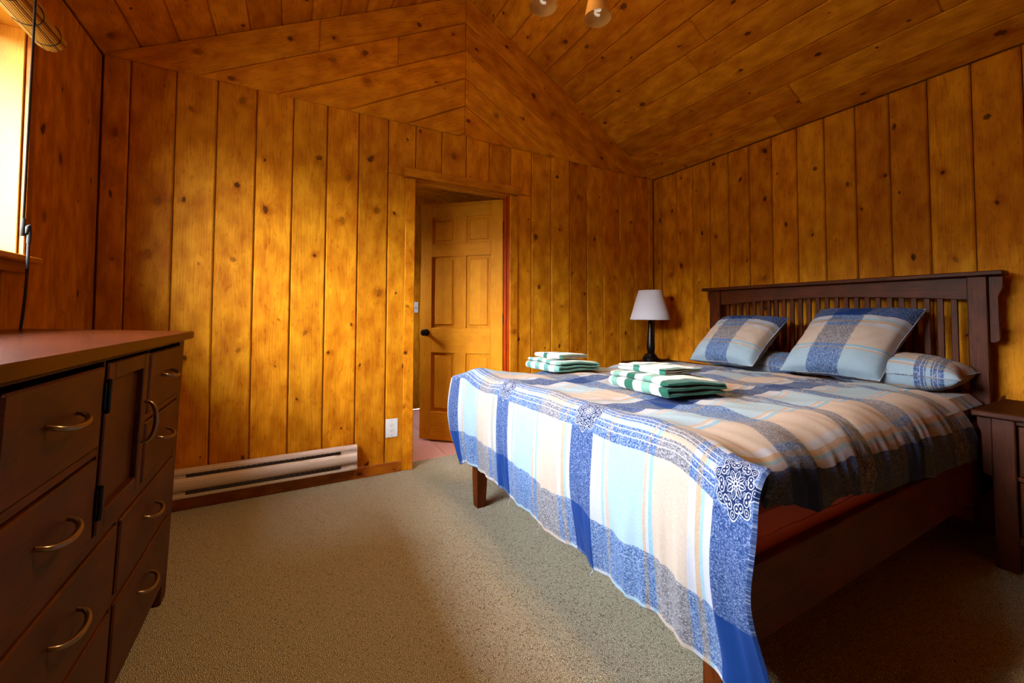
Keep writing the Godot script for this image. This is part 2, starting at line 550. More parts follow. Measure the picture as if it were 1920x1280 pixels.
	ramp.colors = PackedColorArray([Color(0.42, 0.38, 0.30), Color(0.74, 0.71, 0.60), Color(0.85, 0.82, 0.72), Color(0.90, 0.87, 0.78)])
	var ct := NoiseTexture2D.new()
	ct.width = 1024; ct.height = 1024; ct.seamless = false; ct.noise = loops; ct.color_ramp = ramp
	var cb := NoiseTexture2D.new()
	cb.width = 1024; cb.height = 1024; cb.seamless = false; cb.noise = loops
	var carpet := mat("carpet", Color(1, 1, 1), 0.95, ct, 0.0, 0.1)
	carpet.uv1_scale = Vector3(2.1, 2.1, 1)
	carpet.heightmap_enabled = true
	carpet.heightmap_texture = cb
	carpet.heightmap_scale = 0.5
	carpet.heightmap_flip_texture = false
	# plaid cloth
	var plaid := ImageTexture.create_from_image(plaid_image(2048))
	var weave := FastNoiseLite.new()
	weave.frequency = 0.35
	weave.seed = 9
	var wt := NoiseTexture2D.new()
	wt.width = 512; wt.height = 512; wt.seamless = true; wt.noise = weave
	var pl := mat("plaid_cloth", Color(0.76, 0.76, 0.76), 0.82, plaid, 0.0, 0.3)
	pl.rim_enabled = true
	pl.rim = 0.2
	# terry towelling
	var terry := FastNoiseLite.new()
	terry.frequency = 0.22
	terry.seed = 15
	var tb := NoiseTexture2D.new()
	tb.width = 512; tb.height = 512; tb.seamless = true; tb.noise = terry
	for e in [["towel_green", [Color(0.86, 0.90, 0.87), Color(0.42, 0.62, 0.56), Color(0.86, 0.90, 0.87), Color(0.11, 0.36, 0.29)]], ["towel_teal", [Color(0.86, 0.90, 0.89), Color(0.36, 0.60, 0.57), Color(0.87, 0.91, 0.90), Color(0.44, 0.66, 0.62)]], ["towel_white", [Color(0.90, 0.92, 0.89), Color(0.84, 0.88, 0.85), Color(0.90, 0.92, 0.90), Color(0.18, 0.45, 0.38)]]]:
		var r := RandomNumberGenerator.new()
		r.seed = 77
		var im := Image.create(256, 256, false, Image.FORMAT_RGB8)
		for y in 256:
			var col: Color = e[1][int(y / 32) % 4]
			for x in 256:
				im.set_pixel(x, y, col.lerp(Color(1, 1, 1), r.randf_range(-0.02, 0.10)) * r.randf_range(0.90, 1.0))
		var tm := mat(e[0], Color(1, 1, 1), 0.95, ImageTexture.create_from_image(im), 0.0, 0.1)
		tm.rim_enabled = true
		tm.rim = 0.4
	var pile := speckle_tex(Color(0.34, 0.58, 0.54), 0.16, 31)
	mat("terry_teal", Color(1, 1, 1), 0.95, pile, 0.0, 0.1)
	var pile2 := speckle_tex(Color(0.30, 0.54, 0.47), 0.16, 33)
	mat("terry_green", Color(1, 1, 1), 0.95, pile2, 0.0, 0.1)
	var reed := Image.create(4, 256, false, Image.FORMAT_RGB8)
	var rr := RandomNumberGenerator.new()
	rr.seed = 8
	for y in 256:
		var c := Color(0.80, 0.62, 0.28).lerp(Color(0.50, 0.34, 0.12), rr.randf() * 0.8)
		for x in 4:
			reed.set_pixel(x, y, c)
	mat("bamboo", Color(1, 1, 1), 0.5, ImageTexture.create_from_image(reed))
	mat("bamboo_light", Color(0.93, 0.74, 0.32), 0.5)
	mat("bamboo_mid", Color(0.84, 0.62, 0.23), 0.5)
	mat("bamboo_dark", Color(0.52, 0.34, 0.12), 0.5)

func speckle_tex(col: Color, amt: float, sd: int) -> ImageTexture:
	var r := RandomNumberGenerator.new()
	r.seed = sd
	var im := Image.create(256, 256, false, Image.FORMAT_RGB8)
	for y in 256:
		for x in 256:
			var f := r.randf_range(1.0 - amt, 1.0 + amt)
			im.set_pixel(x, y, Color(col.r * f, col.g * f, col.b * f))
	return ImageTexture.create_from_image(im)

# ------------------------------------------------------------------ planks
var plank_i := 0
var recent := [-1, -1, -1]
func next_strip() -> int:
	var k := rng.randi_range(0, 9)
	while k in recent:
		k = rng.randi_range(0, 9)
	recent = [recent[1], recent[2], k]
	return k

func plank(parent: Node, called: String, boxes: Array, across: int, a0: float, a1: float, grain: int, g0: float, family: String, xf := Transform3D()) -> MeshInstance3D:
	plank_i += 1
	var strip := next_strip()
	var flip := rng.randf() < 0.5
	var turn := rng.randf() < 0.5
	var su := 0.94 / 10.0 / (a1 - a0) * (-1.0 if flip else 1.0)
	var ou := (strip + (0.97 if flip else 0.03)) / 10.0 - su * a0
	var sv := (1.0 if turn else -1.0) / 3.4
	var sl := rng.randf_range(0.002, 0.26)
	var ov := (sl if turn else 1.0 - sl) - sv * g0
	var m := Mb.new()
	for b in boxes:
		box(m, b[0], b[1], 0.0065, [grain, ou, su, ov, sv, across], xf)
	return part(parent, called, m, M["%s_%d" % [family, rng.randi_range(0, 3)]])

func _ready() -> void:
	rng.seed = 2024
	# ---------------- camera, sky, exposure
	var cam := Camera3D.new()
	cam.name = "camera"
	cam.projection = Camera3D.PROJECTION_FRUSTUM
	cam.near = 0.05
	cam.far = 100.0
	var fpx := 758.16
	cam.size = 0.05 * 1280.0 / fpx
	cam.frustum_offset = Vector2(0.0, -(640.0 - 566.18) / fpx * 0.05)
	cam.transform = Transform3D(Basis(Vector3.UP, -0.4999) * Basis(Vector3.RIGHT, 0.0322) * Basis(Vector3.BACK, 0.0038), Vector3(0.8901, 1.075, 2.8498))
	add_child(cam)
	cam.current = true
	var we := WorldEnvironment.new()
	we.name = "environment"
	var env := Environment.new()
	env.background_mode = Environment.BG_SKY
	var skm := ProceduralSkyMaterial.new()
	skm.sky_top_color = Color(0.93, 0.96, 1.0)
	skm.sky_horizon_color = Color(0.50, 0.51, 0.52)
	skm.sky_curve = 0.4
	skm.sky_energy_multiplier = 18.2
	skm.ground_bottom_color = Color(0.16, 0.17, 0.13)
	skm.ground_horizon_color = Color(0.30, 0.32, 0.28)
	skm.ground_energy_multiplier = 2.0
	skm.use_debanding = false
	var sky := Sky.new()
	sky.sky_material = skm
	env.sky = sky
	env.ambient_light_source = Environment.AMBIENT_SOURCE_SKY
	env.tonemap_mode = Environment.TONE_MAPPER_LINEAR
	env.tonemap_exposure = 0.145
	env.sdfgi_enabled = true
	env.ssao_enabled = true
	env.ssil_enabled = true
	we.environment = env
	add_child(we)
	make_materials()
	build_room()
	build_hall()
	build_window()
	build_outside()
	build_bed()
	build_bedding()
	build_dresser()
	build_stands()
	build_lamp()
	build_small()

# ------------------------------------------------------------------ room
const DX0 := 1.653     # door opening
const DX1 := 2.421
const DY := 2.042
const WZ0 := 0.672     # window opening
const WZ1 := 2.20
const WY0 := 1.285
const WY1 := 2.14

func build_room() -> void:
	# floor
	var fl := structure("floor")
	var m := Mb.new()
	box(m, Vector3(0, -0.06, -0.13), Vector3(W, 0, ZN), 0.0, [2, 0.0, 1.0, 0.0, 1.0, 0])
	part(fl, "carpet", m, M.carpet)
	# back wall
	var bw := structure("wall_back")
	m = Mb.new()
	box(m, Vector3(-0.16, 0, -0.11), Vector3(DX0 - 0.02, PEAK, -0.017), 0.0)
	box(m, Vector3(DX1 + 0.02, 0, -0.11), Vector3(W + 0.16, PEAK, -0.017), 0.0)
	box(m, Vector3(DX0 - 0.02, DY + 0.02, -0.11), Vector3(DX1 + 0.02, PEAK, -0.017), 0.0)
	part(bw, "wall_core", m, M.core_wood)
	var xs := [0.0, 0.111, 0.304, 0.493, 0.687, 0.883, 1.078, 1.272, 1.466, 1.658, 1.852, 2.047, 2.241, 2.436, 2.629, 2.826, 3.021, 3.213, 3.406, 3.602, 3.796, 3.984, W]
	for i in xs.size() - 1:
		var a: float = xs[i] + 0.0021; var b: float = xs[i + 1] - 0.0021
		var bs := []
		var ol := DX0 - 0.02; var orr := DX1 + 0.02; var ot := DY + 0.02
		if b <= ol or a >= orr:
			bs.append([Vector3(a, 0, -0.017), Vector3(b, H + 0.06, 0)])
		else:
			bs.append([Vector3(a, ot, -0.017), Vector3(b, H + 0.06, 0)])
			if a < ol:
				bs.append([Vector3(a, 0, -0.017), Vector3(ol, ot, 0)])
			if b > orr:
				bs.append([Vector3(orr, 0, -0.017), Vector3(b, ot, 0)])
		plank(bw, "plank", bs, 0, a, b, 1, 0.0, "wall_pine")
	# gable boards, mitred on the centre line, parallel to the roof slopes
	var step := 0.2155
	var cuts := {"-1:0": [1.02], "-1:1": [1.52], "1:0": [3.25], "1:3": []}
	for side in [-1, 1]:
		for k in 5:
			var y0 := PEAK - step * k - 0.0022
			var y1 := PEAK - step * (k + 1) + 0.0022
			var xa: float = W * 0.5 + side * (y1 - H) / TAN       # lower edge meets the eave
			var xb: float = W * 0.5 + side * (y0 - H) / TAN
			var brk: Array = cuts.get("%d:%d" % [side, k], [])
			var xsb := [W * 0.5] + brk + [xb]
			for q in xsb.size() - 1:
				var u0: float = xsb[q]; var u1: float = xsb[q + 1]
				var pts := PackedVector2Array()
				var yl := func(x: float, y: float) -> float:
					return y - absf(x - W * 0.5) * TAN
				pts.append(Vector2(u0 + side * 0.0008, yl.call(u0, y0)))
				if absf(u0 - W * 0.5) < absf(xa - W * 0.5):
					pts.append(Vector2(u0 + side * 0.0008, maxf(H, yl.call(u0, y1))))
				else:
					pts.append(Vector2(u0 + side * 0.0008, H))
				if absf(u1 - W * 0.5) > absf(xa - W * 0.5):
					if absf(u0 - W * 0.5) < absf(xa - W * 0.5):
						pts.append(Vector2(xa, H))
					if q == xsb.size() - 2:
						pts.append(Vector2(xb, H))
					else:
						pts.append(Vector2(u1 - side * 0.0008, H))
						pts.append(Vector2(u1 - side * 0.0008, yl.call(u1, y0)))
				else:
					pts.append(Vector2(u1 - side * 0.0008, yl.call(u1, y1)))
					pts.append(Vector2(u1 - side * 0.0008, yl.call(u1, y0)))
				var mm := Mb.new()
				var dir := Vector2(1, -side * TAN).normalized()
				var per := Vector2(dir.y, -dir.x)
				var q0 := Vector2(W * 0.5, y0).dot(per); var q1 := Vector2(W * 0.5, y1).dot(per)
				var strip := next_strip()
				var sx := 0.94 / 10.0 / (q1 - q0)
				var sv := 1.0 / 3.4 * (1.0 if rng.randf() < 0.5 else -1.0)
				var p0 := Vector2(W * 0.5, PEAK).dot(dir)
				prism(mm, pts, 0.016, 0.0062, Transform3D(Basis(), Vector3(0, 0, 0.0005)), dir, Vector2((strip + 0.03) / 10.0 - sx * q0, rng.randf_range(0.37, 0.63) - sv * (p0 + side * 1.15)), Vector2(sx, sv))
				part(bw, "gable_board", mm, M["wall_pine_%d" % [1, 2, 0, 3][rng.randi_range(0, 3)]])
	# right wall
	var rw := structure("wall_right")
	m = Mb.new()
	box(m, Vector3(W + 0.017, 0, -0.11), Vector3(W + 0.16, H + 0.02, ZN + 0.1), 0.0)
	part(rw, "wall_core", m, M.core_wood)
	var zs := [0.0, 0.107, 0.276, 0.448, 0.62, 0.79, 0.962, 1.135, 1.308, 1.478, 1.651, 1.821, 1.99, 2.16, 2.332]
	while zs[-1] < ZN - 0.05:
		zs.append(minf(zs[-1] + 0.171, ZN))
	for i in zs.size() - 1:
		var a: float = zs[i] + 0.0021; var b: float = zs[i + 1] - 0.0021
		plank(rw, "plank", [[Vector3(W, 0, a), Vector3(W + 0.017, H, b)]], 2, a, b, 1, 0.0, "wall_pine")
	# left wall with the window opening
	var lw := structure("wall_left")
	m = Mb.new()
	box(m, Vector3(-0.16, 0, -0.11), Vector3(-0.017, H + 0.02, WZ0 - 0.02), 0.0)
	box(m, Vector3(-0.16, 0, WZ1 + 0.02), Vector3(-0.017, H + 0.02, ZN + 0.1), 0.0)
	box(m, Vector3(-0.16, 0, WZ0 - 0.02), Vector3(-0.017, WY0 - 0.02, WZ1 + 0.02), 0.0)
	box(m, Vector3(-0.16, WY1 + 0.02, WZ0 - 0.02), Vector3(-0.017, H + 0.02, WZ1 + 0.02), 0.0)
	part(lw, "wall_core", m, M.core_wood)
	var z := 0.0
	var zn := 0.105
	while z < ZN - 0.01:
		var a := z + 0.0012; var b := minf(zn, ZN) - 0.0012
		var bs := []
		var o0 := WZ0 - 0.02; var o1 := WZ1 + 0.02
		if b <= o0 or a >= o1:
			bs.append([Vector3(-0.017, 0, a), Vector3(0, H, b)])
		else:
			bs.append([Vector3(-0.017, 0, a), Vector3(0, WY0 - 0.02, b)])
			bs.append([Vector3(-0.017, WY1 + 0.02, a), Vector3(0, H, b)])
			if a < o0:
				bs.append([Vector3(-0.017, WY0 - 0.02, a), Vector3(0, WY1 + 0.02, o0)])
			if b > o1:
				bs.append([Vector3(-0.017, WY0 - 0.02, o1), Vector3(0, WY1 + 0.02, b)])
		plank(lw, "plank", bs, 2, a, b, 1, 0.0, "wall_pine")
		z = zn
		zn += 0.1645
	# near wall behind the camera
	var nw := structure("wall_front")
	m = Mb.new()
	box(m, Vector3(-0.16, 0, ZN), Vector3(W + 0.16, PEAK, ZN + 0.1), 0.0, [1, 0.0, 0.64, 0.0, 0.4, 0])
	part(nw, "wall_panel", m, M.wall_pine_1)
	# ceiling: planks run along the room on both slopes
	var ce := structure("ceiling")
	var ang := atan(TAN)
	var slope := W * 0.5 / cos(ang)
	for side in [-1, 1]:
		# local frame: x up the slope from the eave, y out of the room, z along the room
		var e := Vector3(0.0 if side < 0 else W, H, 0)
		var ux := Vector3(-side * cos(ang), sin(ang), 0)
		var uy := Vector3(side * sin(ang), cos(ang), 0)
		var uz := ux.cross(uy)
		var xf := Transform3D(Basis(ux, uy, uz), e)
		var zs0 := signf(uz.z)
		m = Mb.new()
		var za := -0.11 * zs0; var zb := (ZN + 0.1) * zs0
		box(m, Vector3(-0.19 if side > 0 else -0.49, 0.017, minf(za, zb)), Vector3(slope + 0.085, 0.16, maxf(za, zb)), 0.0, [2, 0, 1, 0, 1, 0], xf)
		part(ce, "roof_deck", m, M.core_wood)
		var rows := [0.0, 0.173]
		while rows[-1] < slope - 0.01:
			rows.append(minf(rows[-1] + 0.1872, slope))
		for i in rows.size() - 1:
			var c0: float = rows[i] + 0.0012; var c1: float = rows[i + 1] - 0.0012
			if c1 - c0 < 0.01:
				continue
			var zc := [0.0]
			var first := rng.randf_range(0.5, 2.3)
			if side > 0 and i == 1:
				first = 1.42
			elif side > 0 and i == 5:
				first = 1.18
			elif side > 0 and i < 8 and first < 0.9:
				first += 1.3
			zc.append(first)
			while zc[-1] < ZN - 0.05:
				zc.append(minf(zc[-1] + 2.3, ZN))
			for q in zc.size() - 1:
				var f0: float = (zc[q] + 0.0006) * zs0; var f1: float = (zc[q + 1] - 0.0006) * zs0
				plank(ce, "plank", [[Vector3(c0, 0, minf(f0, f1)), Vector3(c1, 0.017, maxf(f0, f1))]], 0, c0, c1, 2, minf(f0, f1) if true else 0.0, "wall_pine", xf)
	# baseboards
	var bb := structure("baseboard_back")
	bpart(bb, "board", Vector3(0.0, 0, 0), Vector3(DX0 - 0.0705, 0.072, 0.014), M.trim_pine, 0.003, [0, 0.01, 0.64, 0.0, 0.4, 1])
	bpart(bb, "board", Vector3(DX1 + 0.0705, 0, 0), Vector3(W - 0.015, 0.072, 0.014), M.trim_pine, 0.003, [0, 0.14, 0.64, 0.0, 0.4, 1])
	var br := structure("baseboard_right")
	bpart(br, "board", Vector3(W - 0.014, 0, 0.0), Vector3(W, 0.072, ZN), M.trim_pine, 0.003, [2, 0.26, 0.64, 0.0, 0.23, 1])
	var bl := structure("baseboard_left")
	bpart(bl, "board", Vector3(0, 0, 0.0145), Vector3(0.014, 0.072, ZN), M.trim_pine, 0.003, [2, 0.39, 0.64, 0.0, 0.23, 1])
	# door frame
	var tr := structure("trim_1")
	var ua := [1, 0.0, 1.0, 0.0, 0.8, 0]
	bpart(tr, "casing", Vector3(DX0 - 0.07, 0, 0), Vector3(DX0, DY, 0.016), M.wall_pine_2, 0.004, [1, 0.15, 0.5, 0.0, 0.4, 0])
	bpart(tr, "casing", Vector3(DX1, 0, 0), Vector3(DX1 + 0.07, DY, 0.016), M.wall_pine_1, 0.004, [1, -1.15, 0.6, 0.1, 0.4, 0])
	m = Mb.new()
	prism(m, PackedVector2Array([Vector2(1.580, DY), Vector2(2.478, DY), Vector2(2.512, DY + 0.066), Vector2(1.552, DY + 0.066)]), 0.042, 0.003, Transform3D(), Vector2(1, 0), Vector2(0.55, 0.1), Vector2(0.6, 0.3))
	part(tr, "head_casing", m, M.wall_pine_3)
	bpart(tr, "jamb", Vector3(DX0 - 0.02, 0, -0.125), Vector3(DX0, DY, 0.0), M.jamb_pine, 0.001, ua)
	bpart(tr, "jamb", Vector3(DX1, 0, -0.125), Vector3(DX1 + 0.02, DY, 0.0), M.shaded_jamb, 0.001, ua)
	bpart(tr, "head_jamb", Vector3(DX0 - 0.02, DY, -0.125), Vector3(DX1 + 0.02, DY + 0.02, 0.0), M.jamb_pine, 0.001, [0, 0.0, 1.0, 0.0, 0.8, 2])
	bpart(tr, "door_stop", Vector3(DX1 - 0.012, 0, -0.075), Vector3(DX1, DY, -0.04), M.shaded_jamb, 0.002, ua)
	bpart(tr, "door_stop", Vector3(DX0, DY - 0.012, -0.075), Vector3(DX1 - 0.012, DY, -0.04), M.jamb_pine, 0.002, ua)
	build_door()

func build_door() -> void:
	var hinge := Vector3(DX1 - 0.012, 0.018, -0.088)
	var dr := Node3D.new()
	dr.name = "door_1"
	dr.set_meta("kind", "structure")
	add_child(dr)
	dr.position = hinge
	# local: the leaf runs from the hinge to -x, its room face at z = 0, its hall face at z = -0.035
	dr.rotation.y = -0.762
	var wd := 0.742; var hd := 2.012; var th := 0.035
	var st := 0.105
	var sc := 1.0 / 0.64
	var vv := 1.0 / 1.2
	# stiles and rails
	bpart(dr, "stile", Vector3(-st, 0, -th), Vector3(0, hd, 0), M.door_pine, 0.002, [1, 0.02, sc, 0.1, vv, 0])
	bpart(dr, "stile", Vector3(-wd, 0, -th), Vector3(-wd + st, hd, 0), M.door_pine, 0.002, [1, 0.31, sc, 0.3, vv, 0])
	var rails := [[0.0, 0.235], [0.735, 0.945], [1.555, 1.665], [hd - 0.12, hd]]
	for i in rails.size():
		bpart(dr, "rail", Vector3(-wd + st, rails[i][0], -th), Vector3(-st, rails[i][1], 0), M.door_pine, 0.0015, [0, 0.1 + 0.27 * i, sc, 0.2 * i, vv, 1])
	var mid := -wd * 0.5
	for i in 3:
		var y0: float = rails[i][1]; var y1: float = rails[i + 1][0]
		bpart(dr, "mullion", Vector3(mid - 0.05, y0, -th), Vector3(mid + 0.05, y1, 0), M.door_pine, 0.0015, [1, 0.5 + 0.2 * i, sc, 0.4, vv, 0])
		for x in [[-wd + st, mid - 0.05], [mid + 0.05, -st]]:
			var mm := Mb.new()
			# recessed flat, sloped border and raised field on both faces
			box(mm, Vector3(x[0], y0, -th * 0.5 - 0.006), Vector3(x[1], y1, -th * 0.5 + 0.006), 0.0, [1, 0.15 * i + 0.3, sc, 0.3, vv, 0])
			box(mm, Vector3(float(x[0]) + 0.022, y0 + 0.022, -th + 0.005), Vector3(float(x[1]) - 0.022, y1 - 0.022, -0.005), 0.010, [1, 0.21 * i + 0.1, sc, 0.15, vv, 0])
			part(dr, "panel", mm, M.door_pine)
	# knob on the room side and on the hall side
	var kn := Mb.new()
	var prof := PackedVector2Array([Vector2(0.0, 0.0), Vector2(0.030, 0.0), Vector2(0.030, 0.004), Vector2(0.013, 0.009), Vector2(0.011, 0.028), Vector2(0.020, 0.036), Vector2(0.027, 0.046), Vector2(0.027, 0.056), Vector2(0.020, 0.064), Vector2(0.0, 0.066)])
	lathe(kn, prof, 28, Transform3D(Basis(Vector3.RIGHT, PI / 2), Vector3(-wd + 0.058, 0.905, 0)))
	lathe(kn, prof, 28, Transform3D(Basis(Vector3.RIGHT, -PI / 2), Vector3(-wd + 0.058, 0.905, -th)))
	part(dr, "door_knob", kn, M.black_iron)
	for y in [0.22, 1.02, 1.78]:
		var hm := Mb.new()
		box(hm, Vector3(0.0, y - 0.045, -th + 0.004), Vector3(0.003, y + 0.045, -0.002), 0.0005)
		tube(hm, PackedVector3Array([Vector3(0.005, y - 0.045, 0.003), Vector3(0.005, y + 0.045, 0.003)]), 0.006, 10)
		part(dr, "hinge", hm, M.black_iron)

func build_hall() -> void:
	var x0 := 1.05; var x1 := 3.6; var z0 := -1.75
	var hf := structure("floor_hall")
	var m := Mb.new()
	box(m, Vector3(x0, -0.06, z0), Vector3(x1, -0.006, -0.13), 0.0)
	part(hf, "grout_bed", m, M.grout)
	var ts := 0.305
	var a := deg_to_rad(0.0)
	for i in 9:
		for j in 6:
			var px := x0 + 0.015 + i * ts; var pz := -0.131 - j * ts
			if px + 0.05 > x1 or pz - 0.05 < z0:
				continue
			var ox := -0.02
			bpart(hf, "tile", Vector3(maxf(x0, px + ox), -0.006, maxf(z0, pz - ts + 0.004)), Vector3(minf(x1, px + ts - 0.004 + ox), 0.0, pz), M.tile if (i * 7 + j * 3) % 3 else M.tile_b, 0.001)
	var hw := structure("wall_hall")
	m = Mb.new()
	for q in [[0.0, 1.35, z0 - 0.1, -0.11], [1.95, 2.46, z0 - 0.1, -0.11], [1.35, 1.95, z0 - 0.1, -1.35], [1.35, 1.95, -0.75, -0.11]]:
		box(m, Vector3(x0 - 0.1, q[0], q[2]), Vector3(x0 - 0.017, q[1], q[3]), 0.0)
	box(m, Vector3(x1 + 0.017, 0, z0 - 0.1), Vector3(x1 + 0.1, 2.46, -0.11), 0.0)
	box(m, Vector3(x0 - 0.1, 0, z0 - 0.1), Vector3(x1 + 0.1, 2.46, z0 - 0.017), 0.0)
	part(hw, "wall_core", m, M.core_wood)
	for i in 14:
		var p0 := x0 + i * 0.19
		if p0 > x1 - 0.02:
			break
		hallplank(hw, [Vector3(p0 + 0.0012, 0, z0 - 0.017), Vector3(minf(p0 + 0.1888, x1), 2.44, z0)], 0)
	for i in 9:
		var p0 := z0 + i * 0.19
		if p0 > -0.13:
			break
		if p0 > -1.4 and p0 < -0.8:
			hallplank(hw, [Vector3(x0 - 0.017, 0, p0 + 0.0012), Vector3(x0, 1.35, p0 + 0.1888)], 2)
			hallplank(hw, [Vector3(x0 - 0.017, 1.95, p0 + 0.0012), Vector3(x0, 2.44, p0 + 0.1888)], 2)
		else:
			hallplank(hw, [Vector3(x0 - 0.017, 0, p0 + 0.0012), Vector3(x0, 2.44, minf(p0 + 0.1888, -0.112))], 2)
		hallplank(hw, [Vector3(x1, 0, p0 + 0.0012), Vector3(x1 + 0.017, 2.44, minf(p0 + 0.1888, -0.112))], 2)
	var hc := structure("ceiling_hall")
	m = Mb.new()
	box(m, Vector3(x0 - 0.1, 2.44, z0 - 0.1), Vector3(x1 + 0.1, 2.5, -0.11), 0.0, [0, 0, 0.6, 0, 0.4, 2])
	part(hc, "panel", m, M.wall_pine_1)
	var hn := structure("added_window_2")  # unseen window, added to let daylight into the dark hall
	bpart(hn, "frame", Vector3(x0 - 0.1, 1.35, -1.37), Vector3(x0, 1.39, -0.80), M.jamb_pine, 0.002)
	bpart(hn, "frame", Vector3(x0 - 0.1, 1.91, -1.37), Vector3(x0, 1.95, -0.80), M.jamb_pine, 0.002)
	bpart(hn, "frame", Vector3(x0 - 0.1, 1.39, -1.37), Vector3(x0, 1.91, -1.33), M.jamb_pine, 0.002)
	bpart(hn, "frame", Vector3(x0 - 0.1, 1.39, -0.84), Vector3(x0, 1.91, -0.80), M.jamb_pine, 0.002)
	bpart(hn, "pane", Vector3(x0 - 0.062, 1.39, -1.33), Vector3(x0 - 0.058, 1.91, -0.84), M.window_glass, 0.0)
	# trim over the hall's own doorway and its switch
	var tr := structure("trim_2")
	bpart(tr, "head_casing", Vector3(2.30, 2.06, z0), Vector3(3.3, 2.14, z0 + 0.03), M.wall_pine_1, 0.003, [0, 0, 0.6, 0, 0.4, 1])
	var sw := base("light_switch", Vector3(2.135, 1.16, z0))
	tag(sw, "white switch plate on the dark hall wall beside the open door", "light switch")
	bpart(sw, "plate", Vector3(-0.037, -0.06, 0.0), Vector3(0.037, 0.06, 0.006), M.white_plastic, 0.002)
	bpart(sw, "toggle", Vector3(-0.006, -0.012, 0.006), Vector3(0.006, 0.012, 0.016), M.white_plastic, 0.002)

func hallplank(parent: Node, b: Array, across: int) -> void:
	var strip := next_strip()
	var a0: float = b[0][across]; var a1: float = b[1][across]
	var su := 0.94 / 10.0 / (a1 - a0)
	var m := Mb.new()
	box(m, b[0], b[1], 0.0035, [1, (strip + 0.03) / 10.0 - su * a0, su, 0.0, 0.29, across])
	part(parent, "plank", m, M.wall_pine_1)

func build_window() -> void:
	var wn := structure("window_1")
	var ux := [2, 0.0, 1.5, 0.0, 0.8, 0]
	var uy := [1, 0.0, 1.5, 0.0, 0.8, 0]
	# jamb boards lining the opening
	bpart(wn, "jamb", Vector3(-0.16, WY0, WZ0 - 0.02), Vector3(-0.003, WY1, WZ0), M.jamb_pine, 0.002, uy)
	bpart(wn, "jamb", Vector3(-0.16, WY0, WZ1), Vector3(-0.003, WY1, WZ1 + 0.02), M.jamb_pine, 0.002, uy)
	bpart(wn, "head_jamb", Vector3(-0.16, WY1, WZ0 - 0.02), Vector3(-0.003, WY1 + 0.02, WZ1 + 0.02), M.jamb_pine, 0.002, ux)
	bpart(wn, "stool", Vector3(-0.16, WY0 - 0.022, WZ0 - 0.062), Vector3(0.045, WY0, WZ1 + 0.062), M.jamb_pine, 0.003, ux)
	bpart(wn, "apron", Vector3(0, WY0 - 0.062, WZ0 - 0.03), Vector3(0.016, WY0 - 0.022, WZ1 + 0.03), M.trim_pine, 0.003, [2, 0.3, 0.6, 0.1, 0.4, 1])
	bpart(wn, "casing", Vector3(0, WY0, WZ0 - 0.045), Vector3(0.016, WY1 + 0.005, WZ0 - 0.004), M.trim_pine, 0.003, [1, 0.05, 0.6, 0.1, 0.4, 2])
	bpart(wn, "casing", Vector3(0, WY0, WZ1 + 0.004), Vector3(0.016, WY1 + 0.005, WZ1 + 0.045), M.trim_pine, 0.003, [1, -1.0, 0.6, 0.1, 0.4, 2])
	bpart(wn, "head_casing", Vector3(0, WY1 + 0.005, WZ0 - 0.06), Vector3(0.02, WY1 + 0.07, WZ1 + 0.06), M.trim_pine, 0.003, [2, -1.0, 0.6, 0.1, 0.4, 1])
	# sash
	bpart(wn, "sash", Vector3(-0.14, WY0, WZ0), Vector3(-0.10, WY1, WZ0 + 0.035), M.jamb_pine, 0.003, uy)
	bpart(wn, "sash", Vector3(-0.14, WY0, WZ1 - 0.035), Vector3(-0.10, WY1, WZ1), M.jamb_pine, 0.003, uy)
	bpart(wn, "sash", Vector3(-0.14, WY0, WZ0 + 0.035), Vector3(-0.10, WY0 + 0.04, WZ1 - 0.035), M.jamb_pine, 0.003, ux)
	bpart(wn, "sash", Vector3(-0.14, WY1 - 0.04, WZ0 + 0.035), Vector3(-0.10, WY1, WZ1 - 0.035), M.jamb_pine, 0.003, ux)
	var zc := (WZ0 + WZ1) * 0.5
	bpart(wn, "mullion", Vector3(-0.14, WY0 + 0.04, zc - 0.025), Vector3(-0.10, WY1 - 0.04, zc + 0.025), M.jamb_pine, 0.003, uy)
	for q in [[WZ0 + 0.035, zc - 0.025], [zc + 0.025, WZ1 - 0.035]]:
		bpart(wn, "pane", Vector3(-0.122, WY0 + 0.04, q[0]), Vector3(-0.118, WY1 - 0.04, q[1]), M.window_glass, 0.0)

func build_outside() -> void:
	var g := base("lawn")
	g.set_meta("kind", "structure")
	var m := Mb.new()
	box(m, Vector3(-60, -0.75, -60), Vector3(60, -0.55, 60), 0.0)
	part(g, "ground", m, M.ground_gravel)
	# unseen slope, added to block low sky light at the window
	var hl := base("sky_blocker")
	hl.set_meta("kind", "structure")
	var nz := FastNoiseLite.new()
	nz.seed = 5
	nz.frequency = 0.25
	var nu := 24; var nv := 60
	var p := PackedVector3Array(); var uv := PackedVector2Array()
	for i in nu:
		for j in nv:
			var a := i / float(nu - 1); var b := j / float(nv - 1)
			var z := lerpf(-26.0, 17.0, b)
			var tall := 4.1 * smoothstep(17.0, 7.5, z) * smoothstep(-26.0, -20.0, z)
			var x := lerpf(-8.0, -26.0, a)
			var up := smoothstep(0.0, 0.22, a) * smoothstep(1.0, 0.85, a)
			p.append(Vector3(x, -0.56 + tall * up * (1.0 + 0.16 * nz.get_noise_2d(x * 2.0, z * 2.0)), z))
			uv.append(Vector2(x, z))
	var nn := sheet_normals(p, nu, nv)
	if nn[nv * 3].y < 0.0:
		for i in nn.size():
			nn[i] = -nn[i]
	m = Mb.new()
	sheet(m, p, uv, nu, nv, false, nn)
	part(hl, "blocker_slope", m, M.blocker_green)

# ------------------------------------------------------------------ bed
const BX0 := 1.814
const BZ0 := 0.695
const BZ1 := 2.232

